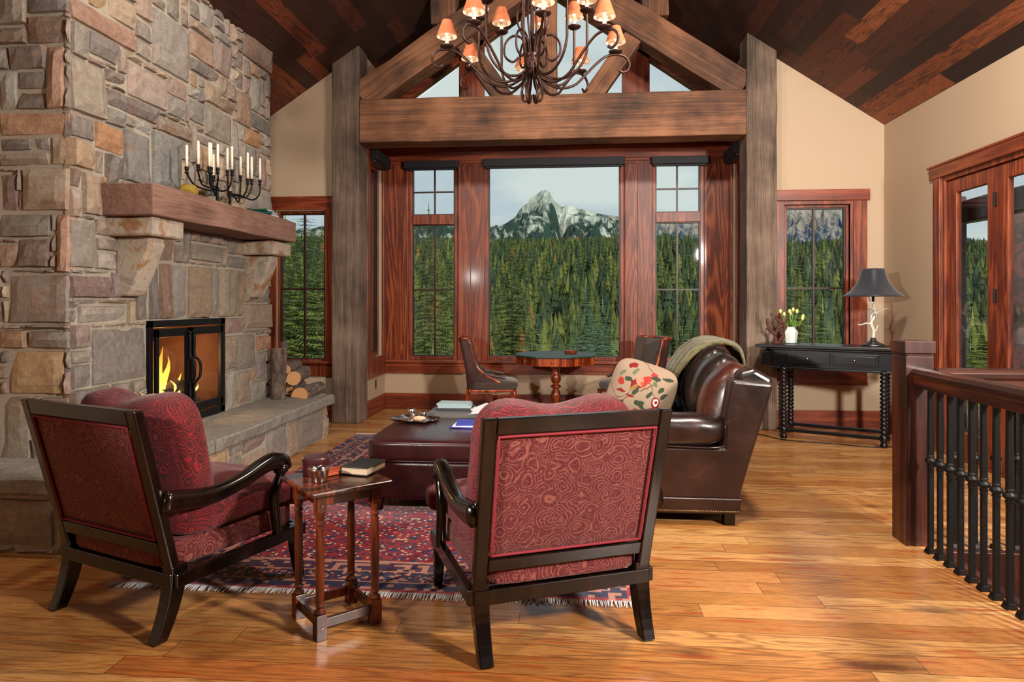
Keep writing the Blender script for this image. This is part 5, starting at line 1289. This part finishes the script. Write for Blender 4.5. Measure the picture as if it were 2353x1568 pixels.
# outlet and ceiling spotlight
mb = MB(); mb.box(-.004, .0, -.022, .022, -.055, .055); mb.box(-.007, -.003, -.01, .01, -.035, .035)
o = mb.build('wall_outlet', M['sash'], bevel=.002, loc=(-2.345, 8.0, .35), rot=(0, 0, PI)); tag(o, 'small dark outlet plate low on the side wall of the bay', 'outlet')
sp = thing('ceiling_spotlight', 'tiny black spotlight on the sloping board ceiling', 'spotlight', (2.04, 5.6, ceil_z(2.04)))
mb = MB(); mb.lathe([(.035, -.02), (.035, .01)], 14); mb.build('canopy', M['iron'], sp); mb = MB(); mb.tube([(0, 0, -.01), (0, -.01, -.06)], .006, 6); mb.build('stem', M['iron'], sp)
hd = MB().lathe([(.018, .04), (.026, .03), (.028, -.05), (.024, -.05)], 16, M4=T(0, -.015, -.10, R(12))).build('lamp_head', M['iron'], sp, smooth=True); MB().lathe([(.001, 0), (.02, 0), (.02, -.003), (.001, -.003)], 14, M4=T(0, -.015, -.10, R(12)) @ T(0, 0, -.05)).build('lens', M['lens'], sp)

# ================================================================ CHANDELIER
CXc, CYc, CZc = -.265, 4.5, 2.92
ch = thing('chandelier', 'bronze two tier scrollwork chandelier with small orange shades', 'chandelier', (CXc, CYc, CZc))
mb = MB(); mb.lathe([(.02, -.06), (.045, -.045), (.03, -.02), (.055, 0), (.03, .025), (.045, .045), (.02, .06)], 18); mb.build('hub', M['bronze'], ch, smooth=True)
mb = MB(); mb.tube([(0, 0, -.05), (0, 0, .9)], .012, 8); mb.tube([(0, 0, .9), (0, 0, ceil_z(RX) - CZc - .02)], .007, 6); mb.build('stem', M['bronze'], ch, smooth=True)
for k in range(6):
    a = PI / 3 * k + .3; c, d = math.cos(a), math.sin(a)
    mb = MB(); mb.tube(smoothpts([(c * r, d * r, z) for r, z in ((.03, .03), (.055, .14), (.10, .25), (.09, .34), (.04, .46), (.02, .62), (.02, .8))], 5), .0075, 6); mb.build('cage_rod', M['bronze'], ch, smooth=True)
def arm(tier, ang, energy):
    c, d = math.cos(ang), math.sin(ang); P3 = lambda L: [(c * r, d * r, z) for r, z in L]
    if tier == 0: main = [(.03, 0), (.06, -.1), (.13, -.155), (.2, -.172), (.29, -.145), (.36, -.075), (.44, .006), (.50, .05), (.56, .062), (.62, .052), (.655, .01), (.645, -.035), (.61, -.055), (.585, -.04)]; pr, pz = .56, .075
    else: main = [(.03, .02), (.05, -.06), (.12, -.115), (.22, -.12), (.31, -.06), (.355, .03), (.36, .12), (.36, .305)]; pr, pz = .36, .305
    mb = MB(); mb.tube(smoothpts(P3(main), 5), .0088, 7); ar = mb.build('arm', M['bronze'], ch, smooth=True)
    x, y = c * pr, d * pr
    mb = MB(); mb.lathe([(.006, -.012), (.03, -.008), (.046, .004), (.047, .009), (.03, .002), (.008, .0)], 18, (x, y, pz)); mb.build('drip_pan', M['bronze'], ar, smooth=True)
    mb = MB(); mb.lathe([(.0125, 0), (.0125, .075), (.009, .078)], 10, (x, y, pz)); mb.build('candle_sleeve', M['chain_wax'], ar)
    mb = MB(); mb.lathe([(.004, .078), (.012, .09), (.013, .105), (.004, .125)], 8, (x, y, pz)); mb.build('bulb', M['bulb'], ar, smooth=True)
    mb = MB(); mb.lathe([(.068, .068), (.031, .175)], 20, (x, y, pz), cap=False); sh = mb.build('lamp_shade', M['mica'], ar, smooth=True)
    mb = MB(); mb.lathe([(.0665, .0685), (.0295, .1745)], 20, (x, y, pz), cap=False); mb.build('shade_lining', M['shade_lining'], sh, smooth=True)
for k in range(8): arm(0, R(-80 + 45 * k), 1)
for k in range(8): arm(1, R(-5 + 45 * k), 1)
for k in range(6):
    a = PI / 3 * k; c, d = math.cos(a), math.sin(a); P3 = lambda L: [(c * r, d * r, z) for r, z in L]
    mb = MB(); mb.tube(smoothpts(P3([(.03, .0), (.035, .08), (.07, .155), (.13, .17), (.18, .12), (.18, .04), (.13, .0), (.09, .03)]), 5), .008, 6); mb.build('upper_scroll', M['bronze'], ch, smooth=True)
    mb = MB(); mb.tube(smoothpts(P3([(.02, -.04), (.045, -.13), (.07, -.2), (.06, -.255), (.03, -.26), (.02, -.225)]), 5), .008, 6); mb.build('lower_scroll', M['bronze'], ch, smooth=True)
# ================================================================ RAILING
rl = thing('stair_railing', 'dark wood and wrought iron railing around the stairwell', 'railing', (1.885, 3.98, 0))
mb = MB(); mb.box(-.075, .075, -.08, .08, 0, 1.035); mb.box(-.068, .068, -.073, .073, 1.035, 1.05); mb.box(-.082, .082, -.087, .087, 1.05, 1.118)
mb.build('newel_post', M['newel'], rl, bevel=.004)
def railpiece(x0, y0, x1, y1, nm='handrail'):
    L = math.hypot(x1 - x0, y1 - y0); an = math.atan2(y1 - y0, x1 - x0)
    pr = [(-.036, .868), (.036, .868), (.036, .912), (.048, .925), (.05, .95), (.036, .968), (0, .974), (-.036, .968), (-.05, .95), (-.048, .925), (-.036, .912)]
    mb = MB(); mb.prism(pr, 0, 0, L); return mb.build(nm, M['rail'], rl, loc=(x0, y0, 0), rot=(0, 0, an), bevel=.003)
railpiece(0, -.08, 0, -3.6)
railpiece(.075, -.09, 1.36, -.09)
mb = MB(); mb.box(-.011, .011, -.011, .011, 0.0, .87); mb.lathe([(.013, .40), (.016, .44), (.0175, .6), (.014, .87)], 8); proto = mb.build('baluster', M['iron'], rl)
mb = MB()
for z in (.49,): mb.lathe([(.012, z - .035), (.02, z - .028), (.014, z - .018), (.026, z - .008), (.028, z), (.026, z + .008), (.014, z + .018), (.02, z + .028), (.012, z + .035)], 12)
mb.build('collar', M['iron'], proto, smooth=True)
mb = MB(); mb.prism([(-.026, 0), (.026, 0), (.024, .01), (.013, .028), (-.013, .028), (-.024, .01)], 1, -.02, .02); mb.build('shoe', M['iron'], proto, bevel=.002)
ys = [3.80 - .094 * k for k in range(24)]
proto.location = (0.005, ys[0] - 3.98, 0)
for y in ys[1:]:
    c = dup(proto, rl); c.location = (.005, y - 3.98, 0)
for k in range(11):
    c = dup(proto, rl); c.location = (.17 + .107 * k, -.09, 0); c.rotation_euler = (0, 0, R(90))

# ================================================================ OUTDOORS
rgn = np.random.default_rng(5)
def nz2(x, y, s, sd=0): return noise.fractal(Vector((x * s, y * s, sd)), 1, 2, 5)
def ground(x, y):
    d = math.hypot(x, y)
    pts = [(9, -2.2), (20, -4.5), (40, -9), (80, -15), (130, -17), (200, -12), (300, 2), (450, 24), (700, 53), (950, 78), (1200, 84), (2200, 60)]
    z = pts[-1][1]
    for (a, za), (b, zb) in zip(pts, pts[1:]):
        if d <= b: z = za + (zb - za) * max(0, (d - a)) / (b - a); break
    az = x / max(1, y)
    z += max(0, az + .18) * 0
    if d > 150: z += (d / 700) * (9 * noise.noise(Vector((az * 5, 0, 3))) + 4 * noise.noise(Vector((x / 90, y / 90, 1)))) - max(0, az - .12) * (d - 150) * .05
    return z
s = Sh('forest floor'); n1 = s.noise(s.obj, .05, 6, .7); n2 = s.noise(s.obj, .9, 5, .7)
M['ground'] = s.pbr(s.ramp(s.math('ADD', s.math('MULTIPLY', n1, .5), s.math('MULTIPLY', n2, .5)), [(.35, lin((26, 40, 16))), (.55, lin((52, 70, 26))), (.7, lin((96, 98, 50)))]), 1, spec=.1)
mb = MB(); vs = []; fs = []; NA, ND = 60, 46
for i in range(NA + 1):
    an = -1.1 + 2.45 * i / NA
    for j in range(ND + 1):
        d = 9.2 * (1500 / 9.2) ** (j / ND); x, y = d * math.sin(an), d * math.cos(an)
        if y < 2: y = 2 + (y - 2) * .2
        vs.append((x + (4 if x > 0 and d < 11 else 0), y, ground(x, y)))
for i in range(NA):
    for j in range(ND): p = i * (ND + 1) + j; fs.append((p, p + ND + 1, p + ND + 2, p + 1))
mb.add(vs, fs); struct(mb.build('hillside_terrain', M['ground'], smooth=True), 'forest floor falling away from the house', 'ground')

# mountain: ridge profile in bearing (x/y) against elevation, real depth of 1400 m
def prof(t, P):
    if t <= P[0][0]: return P[0][1]
    for (a, za), (b, zb) in zip(P, P[1:]):
        if t <= b: return za + (zb - za) * (t - a) / (b - a)
    return P[-1][1]
def bearing(u): a = (u - 1176.5) / 1569.; return (a * .99610 - .08824) / (a * .08824 + .99610)
MP = [(bearing(u), (695 - v) / 1569.) for u, v in ((560, 545), (700, 520), (850, 500), (960, 492), (1040, 512), (1090, 525), (1150, 516), (1182, 503), (1197, 478), (1212, 466), (1222, 450), (1234, 449), (1245, 437), (1256, 434), (1264, 441), (1272, 458), (1284, 472), (1330, 483), (1360, 487), (1390, 497), (1431, 512), (1500, 530), (1600, 560))]
MP2 = [(bearing(u), (695 - v) / 1569.) for u, v in ((1200, 560), (1350, 505), (1380, 493), (1431, 500), (1500, 515), (1620, 517), (1700, 505), (1790, 488), (1860, 482), (1950, 490), (2050, 520), (2250, 560))]
def mountain(nm, MPx, D, W, mat, amp, label, NA=260, ND=60):
    mb = MB(); vs = []; fs = []; a0, a1 = MPx[0][0] - .1, MPx[-1][0] + .1
    for i in range(NA + 1):
        t = a0 + (a1 - a0) * i / NA; an = math.atan(t); h = prof(t, MPx) * D / math.sqrt(1 + t * t) * 1.0
        h = prof(t, MPx) * D
        for j in range(ND + 1):
            q = j / ND * 2 - 1; y = D + W * q; x = t * y
            sh = (1 - abs(q)) ** .9
            r = abs(noise.fractal(Vector((x / 90, y / 300, 2)), 1, 2, 5)); r2 = noise.fractal(Vector((x / 40, y / 60, h / 80 + 1)), 1, 2, 4)
            z = h * sh + (-r * 1.2 + .2 * r2) * amp * (1 - sh) ** .4 * sh * 2 + r2 * amp * .05 + 1.33
            vs.append((x, y, z - (0 if sh > .02 else 60)))
    for i in range(NA):
        for j in range(ND): p = i * (ND + 1) + j; fs.append((p, p + ND + 1, p + ND + 2, p + 1))
    mb.add(vs, fs); return tag(mb.build(nm, mat, smooth=False), label, 'mountain')
def rock(name, r1, r2, veg, lo, hi):
    s = Sh(name); P = s.sep(s.obj)
    st = s.noise(s.map(s.obj, scale=(1, .35, .22)), .03, 6, .75, .8); n = s.noise(s.obj, .012, 6, .7)
    c = s.mix(s.mr(st, .4, .6), lin(r1), lin(r2))
    f = s.math('ADD', s.mr(P[2], lo, hi, 0, 1), s.math('MULTIPLY', s.math('SUBTRACT', n, .5), 2.6))
    c = s.mix(s.mr(f, .35, .55, 1, 0), c, lin(veg))
    c = s.mix(s.math('MULTIPLY', s.mr(n, .56, .62), .35), c, lin((142, 122, 96)))
    return s.pbr(c, 1, 0, s.bump(st, 1, 14), spec=.05)
M['rock'] = rock('pale limestone peak', (104, 114, 110), (200, 204, 194), (50, 68, 62), 60, 400)
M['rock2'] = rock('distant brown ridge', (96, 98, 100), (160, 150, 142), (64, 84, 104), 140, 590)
mountain('rocky_mountain', MP, 1900, 700, M['rock'], 110, 'pale rocky peak rising behind the forest, seen through the big window')
mountain('distant_ridge', MP2, 4200, 1300, M['rock2'], 130, 'hazy brown ridge beyond the peak, seen over the sofa side windows', 160, 30)

# conifers
def foliage_mat(name, dark, light):
    s = Sh(name); n = s.noise(s.obj, 1.4, 4, .7); r = s.rnd(); P = s.sep(s.obj)
    c = s.mix(s.mr(s.noise(s.obj, 9, 2, .6), .3, .7), lin(dark), lin(light))
    c = s.mix(s.mr(r, .55, 1, 0, .35), c, lin((150, 160, 62)))
    c = s.mix(s.mr(n, .55, .75, 0, .4), c, lin((30, 46, 22)))
    return s.pbr(c, .8, spec=.2)
M['needle'] = foliage_mat('spruce needles', (62, 74, 38), (142, 154, 86))
M['needle_blue'] = foliage_mat('blue spruce needles', (60, 88, 66), (136, 164, 128))
M['needle_yel'] = foliage_mat('yellow green needles', (86, 98, 34), (168, 170, 76))
M['trunk'] = plain('grey tree bark', (150, 140, 124), .9, nscale=14, var=.4)
def tree_mesh(H, Rr, levels, per, seed, twigs=4, droop=.25, shape=.85, z0=.08, mat='needle', trunk=True):
    rg = random.Random(seed); f = MB(); up = Vector((0, 0, 1))
    for L_ in range(levels):
        t = (L_ + rg.random() * .6) / levels; z = H * (z0 + (1 - z0) * t)
        r = Rr * (1 - t) ** shape * rg.uniform(.75, 1.1) + .02 * Rr
        n = max(3, int(per * (1 - t * .55)))
        a0 = rg.random() * 6.28
        for k in range(n):
            a = a0 + 2 * PI * (k + rg.uniform(-.3, .3)) / n; rr = r * rg.uniform(.7, 1.12); dr = droop * rg.uniform(.4, 1.4)
            d = Vector((math.cos(a), math.sin(a), 0)); sd = Vector((-d.y, d.x, 0))
            def P(q): return Vector((0, 0, z)) + d * rr * q + up * (rr * (-dr * q + .25 * dr * q * q))
            w = max(rr * .2, .03 * Rr)
            for m in range(twigs):
                q0 = .12 + .8 * m / twigs; b = P(q0); tipl = w * (1.25 - q0 * .7) * rg.uniform(.7, 1.3)
                for sg in (-1, 1):
                    tip = b + sd * sg * tipl + d * tipl * .7 - up * tipl * rg.uniform(.0, .5)
                    wd = rr * .8 / twigs * .5
                    f.add([b - d * wd * .6 + up * wd * .2, b + d * wd + up * .0, tip], [(0, 1, 2)])
            e = P(.85); f.add([e + sd * w * .35, e - sd * w * .35, P(1.0) + up * w * .1], [(0, 1, 2)])
    f.add([(-.03 * Rr, 0, H * .93), (.03 * Rr, 0, H * .93), (0, 0, H * 1.03)], [(0, 1, 2)])
    return f
def trunk_mesh(H, r): return MB().tube([(0, 0, -1), (0, .03, H * .4), (0, 0, H * .97)], [r, r * .6, r * .08], 7)
near = {}
def meshonly(mb, nm, mat):
    o = mb.build(nm, mat, link=False); me = o.data; bpy.data.objects.remove(o); return me
def near_tree(label, x, y, H, Rr, kind=0, rz=0):
    key = (kind,)
    if key not in near:
        nm = ['needle', 'needle_blue', 'needle_yel'][kind]
        fm = tree_mesh(1.0 * 16, 3.2 if kind < 2 else 2.4, 74, 15, 40 + kind, 9, .22 if kind < 2 else .12, shape=.72); me = meshonly(fm, 'foliage', M[nm])
        tm = meshonly(trunk_mesh(13.5, .16), 'trunk', M['trunk']); near[key] = (me, tm)
    me, tm = near[key]
    g = ground(x, y); t = thing('conifer_tree', label, 'tree', (x, y, g), rz); t.scale = (Rr / 3.2, Rr / 3.2, H / 16)
    for nm, m in (('foliage', me), ('trunk', tm)):
        o = bpy.data.objects.new(nm, m); COL.objects.link(o); o.parent = t
    return t
def at(u, vtop, d): # bearing and tree-top elevation -> x, y, top z
    b = bearing(u); y = d / math.sqrt(1 + b * b); x = b * y; dep = -x * .08824 + y * .99610
    return x, y, 1.33 + (695 - vtop) / 1569. * dep
NT = [(985, 478, 42, 3.6, 0, 'tallest pale trunked conifer filling the narrow bay window nearest the fireplace'),
      (1178, 532, 60, 5.2, 0, 'tall spruce at the fireplace side of the picture window'),
      (1345, 655, 55, 3.6, 1, 'blue green spruce low in the picture window above the game table'),
      (1385, 690, 44, 3.4, 1, 'second blue green spruce at the sofa side of the picture window'),
      (700, 470, 30, 3.6, 0, 'dense conifer filling the window behind the firewood'),
      (655, 500, 26, 3.2, 0, 'conifer half hidden by the chimney in the window behind the firewood'),
      (740, 520, 34, 3.2, 0, 'conifer at the post side of the window behind the firewood'),
      (1030, 560, 55, 3.6, 0, 'shorter conifer beside the tallest one in the narrow bay window'),
      (1822, 545, 40, 3.4, 0, 'dark conifer behind the tulips in the window over the black table'),
      (1880, 690, 34, 3.0, 0, 'low conifer behind the lamp side pane over the black table'),
      (1250, 740, 40, 2.6, 2, 'yellow green conifer directly behind the game table'),
      (1585, 720, 44, 2.8, 2, 'conifer behind the sofa in the narrow bay window'),
      (2235, 720, 30, 3.0, 2, 'yellow green conifer seen through the nearer porch door pane'),
      (2340, 690, 26, 2.8, 2, 'conifer seen through the far edge of the glazed doors')]
for i, (u, v, d, Rr, kd, lab) in enumerate(NT):
    x, y, zt_ = at(u, v, d); near_tree(lab, x, y, zt_ - ground(x, y), Rr, kd, i * 1.3)
# 286 more as individual trees, the rest of the wooded slope as one mass
mids = []
for k in range(3):
    f = tree_mesh(14, [2.5, 2.0, 2.9][k], 30, 10, 70 + k, 4, .2); mids.append(meshonly(f, 'conifer_tree', M['needle']))
cnt = 0; rg = random.Random(77); spots = []
while cnt < 286:
    u = rg.uniform(560, 1980) if rg.random() < .86 else rg.uniform(2150, 2420)
    d = 30 + 150 * rg.random() ** 1.15
    b = bearing(u); y = d / math.sqrt(1 + b * b); x = b * y
    if any((x - p[0]) ** 2 + (y - p[1]) ** 2 < 7 for p in spots): continue
    g_ = ground(x, y); H = rg.uniform(9, 15) if d > 60 else rg.uniform(6.5, 10)
    # keep the view of the slope open above the near trees
    maxtop = 1.33 + (695 - (640 if u < 1100 or u > 1750 else 690 - (d - 30) * .3)) / 1569 * d
    if g_ + H > maxtop: H = max(5, maxtop - g_)
    spots.append((x, y)); o = bpy.data.objects.new('conifer_tree', mids[cnt % 3]); COL.objects.link(o)
    o.location = (x, y, g_); o.scale = (H / 14 * 1.05,) * 2 + (H / 14,); o.rotation_euler = (0, 0, rg.uniform(0, 6.28))
    tag(o, 'green conifer among the many crowding the valley floor outside the windows', 'tree', 'conifers crowding the valley floor'); cnt += 1
# mass of the far forest: jagged little crowns, one mesh
base = []
for k in range(4):
    rg = random.Random(90 + k); vs = []; fs = []; n = 7
    for L_ in range(5):
        z = .1 + .17 * L_; r = .19 * (1 - L_ / 5.4); b0 = len(vs)
        for i in range(2 * n):
            a = PI * i / n; q = r * (1.15 if i % 2 else .6) * rg.uniform(.8, 1.2); vs.append((q * math.cos(a), q * math.sin(a), z - (.04 if i % 2 else 0)))
        vs.append((0, 0, z + .28)); 
        for i in range(2 * n): fs.append((b0 + i, b0 + (i + 1) % (2 * n), b0 + 2 * n))
    base.append((np.array(vs), np.array(fs)))
V = []; F = []; C_ = []; nb = 0; rg = random.Random(3); 
pal = [(60, 70, 50), (74, 84, 52), (94, 100, 56), (50, 62, 50), (110, 114, 60), (64, 78, 62), (84, 92, 50)]
NF = 9000
for i in range(NF):
    t = rg.random(); d = 130 + 900 * t ** 1.05; b = rg.uniform(-.62, .82); y = d / math.sqrt(1 + b * b); x = b * y
    H = rg.uniform(8, 15); bv, bf = base[i % 4]; an = rg.uniform(0, 6.28); ca, sa = math.cos(an), math.sin(an)
    S = bv * (H * rg.uniform(1., 1.5), H * rg.uniform(1., 1.5), H)
    W_ = np.stack([S[:, 0] * ca - S[:, 1] * sa + x, S[:, 0] * sa + S[:, 1] * ca + y, S[:, 2] + ground(x, y)], 1)
    V.append(W_); F.append(bf + nb); nb += len(bv)
    c = lin(pal[rg.randrange(7)] if rg.random() > .012 else (150, 96, 60)); C_.append(np.tile(np.array(c, dtype=np.float32), (len(bv), 1)))
V = np.concatenate(V); F = np.concatenate(F); C_ = np.concatenate(C_)
me = bpy.data.meshes.new('forest'); me.vertices.add(len(V)); me.vertices.foreach_set('co', V.astype(np.float32).ravel())
me.loops.add(len(F) * 3); me.loops.foreach_set('vertex_index', F.astype(np.int32).ravel()); me.polygons.add(len(F)); me.polygons.foreach_set('loop_start', np.arange(len(F), dtype=np.int32) * 3)
me.update(calc_edges=True); me.validate(); ca = me.color_attributes.new('Col', 'FLOAT_COLOR', 'POINT'); ca.data.foreach_set('color', C_.ravel())
s = Sh('far forest'); a = s.n('ShaderNodeAttribute'); a.attribute_name = 'Col'; M['far'] = s.pbr(s.mix(s.mr(s.noise(s.obj, .6, 3, .6), .35, .7, 0, .6), a.outputs['Color'], lin((34, 50, 30))), 1, spec=.1)
me.materials.append(M['far']); o = bpy.data.objects.new('forest', me); COL.objects.link(o); tag(o, 'mass of conifers covering the hillside below the peak', 'forest', kind='stuff')

# ================================================================ LIGHT AND CAMERA
w = bpy.data.worlds.new('World'); SC.world = w; w.use_nodes = True; nt = w.node_tree; nt.nodes.clear()
o_ = nt.nodes.new('ShaderNodeOutputWorld'); bg = nt.nodes.new('ShaderNodeBackground'); tc = nt.nodes.new('ShaderNodeTexCoord')
mp = nt.nodes.new('ShaderNodeMapping'); mp.inputs['Scale'].default_value = (1, 1, 2.6); nz = nt.nodes.new('ShaderNodeTexNoise'); nz.inputs['Scale'].default_value = 3.4; nz.inputs['Detail'].default_value = 7; nz.inputs['Roughness'].default_value = .55; nz.inputs['Distortion'].default_value = .4
rp = nt.nodes.new('ShaderNodeValToRGB'); e = rp.color_ramp.elements; e[0].position = .34; e[0].color = lin((184, 202, 214)); e[1].position = .6; e[1].color = lin((222, 230, 230)); e.new(.48).color = lin((200, 212, 222))
nt.links.new(tc.outputs['Generated'], mp.inputs[0]); nt.links.new(mp.outputs[0], nz.inputs['Vector']); nt.links.new(nz.outputs[0], rp.inputs[0]); nt.links.new(rp.outputs[0], bg.inputs[0]); bg.inputs[1].default_value = 1.0
nt.links.new(bg.outputs[0], o_.inputs[0])
def light(nm, typ, loc, target, energy, color=(1, 1, 1), size=.5, spot=None, blend=.4):
    L = bpy.data.lights.new(nm, typ); L.energy = energy; L.color = color
    if typ == 'AREA': L.shape = 'DISK'; L.size = size
    elif typ == 'SPOT': L.spot_size = R(spot or 90); L.spot_blend = blend; L.shadow_soft_size = size
    elif typ == 'SUN': L.angle = R(3)
    else: L.shadow_soft_size = size
    o = bpy.data.objects.new(nm, L); COL.objects.link(o); o.location = loc
    d = Vector(target) - Vector(loc); o.rotation_euler = d.to_track_quat('-Z', 'Y').to_euler(); return o
light('sun', 'SUN', (30, -40, 40), (0, 30, 0), 4.2, (1, .95, .84))
# photographer's two strobes, one either side of the camera, and an added fill lamp imitating ceiling bounce
light('strobe_stair_side', 'SPOT', (3.08, .75, 2.45), (-1.6, 4.6, .9), 1350, (1, .94, .86), .2, 150, .4)
light('strobe_hearth_side', 'SPOT', (-2.46, .1, 1.95), (2.9, 6.6, 2.1), 800, (1, .94, .86), .09, 74, .7)
light('bounce', 'AREA', (0, 1.0, 4.75), (0, 4.5, 0), 24, (1, .9, .78), .8)
light('fill_bay', 'AREA', (-1.7, 3.5, 4.1), (-.6, 7.6, 1.6), 55, (1, .9, .78), .35)  # added fill lamp brightening the bay, not a fixture of the room
light('fill_far_floor', 'AREA', (1.3, 3.5, 4.1), (1.9, 5.6, .0), 165, (1, .9, .78), .35)  # another added fill, lifts the far floor; no ceiling fixture here
cam = bpy.data.cameras.new('camera'); co = bpy.data.objects.new('camera', cam); COL.objects.link(co); SC.camera = co
TH = math.atan(139 / 1569.)
co.location = (0, 0, 1.33); co.rotation_euler = (R(90), 0, TH)
cam.sensor_width = 36; cam.lens = 1569 / 2353 * 36; cam.shift_y = -89 / 2353; cam.clip_end = 9000; cam.clip_start = .05
vs_ = SC.view_settings; vs_.view_transform = 'Standard'; vs_.look = 'None'; vs_.exposure = 0; vs_.gamma = 1; vs_.use_curve_mapping = False
SC.cycles.max_bounces = 8; SC.cycles.transparent_max_bounces = 16; SC.cycles.sample_clamp_indirect = 6; SC.cycles.caustics_reflective = False; SC.cycles.caustics_refractive = False
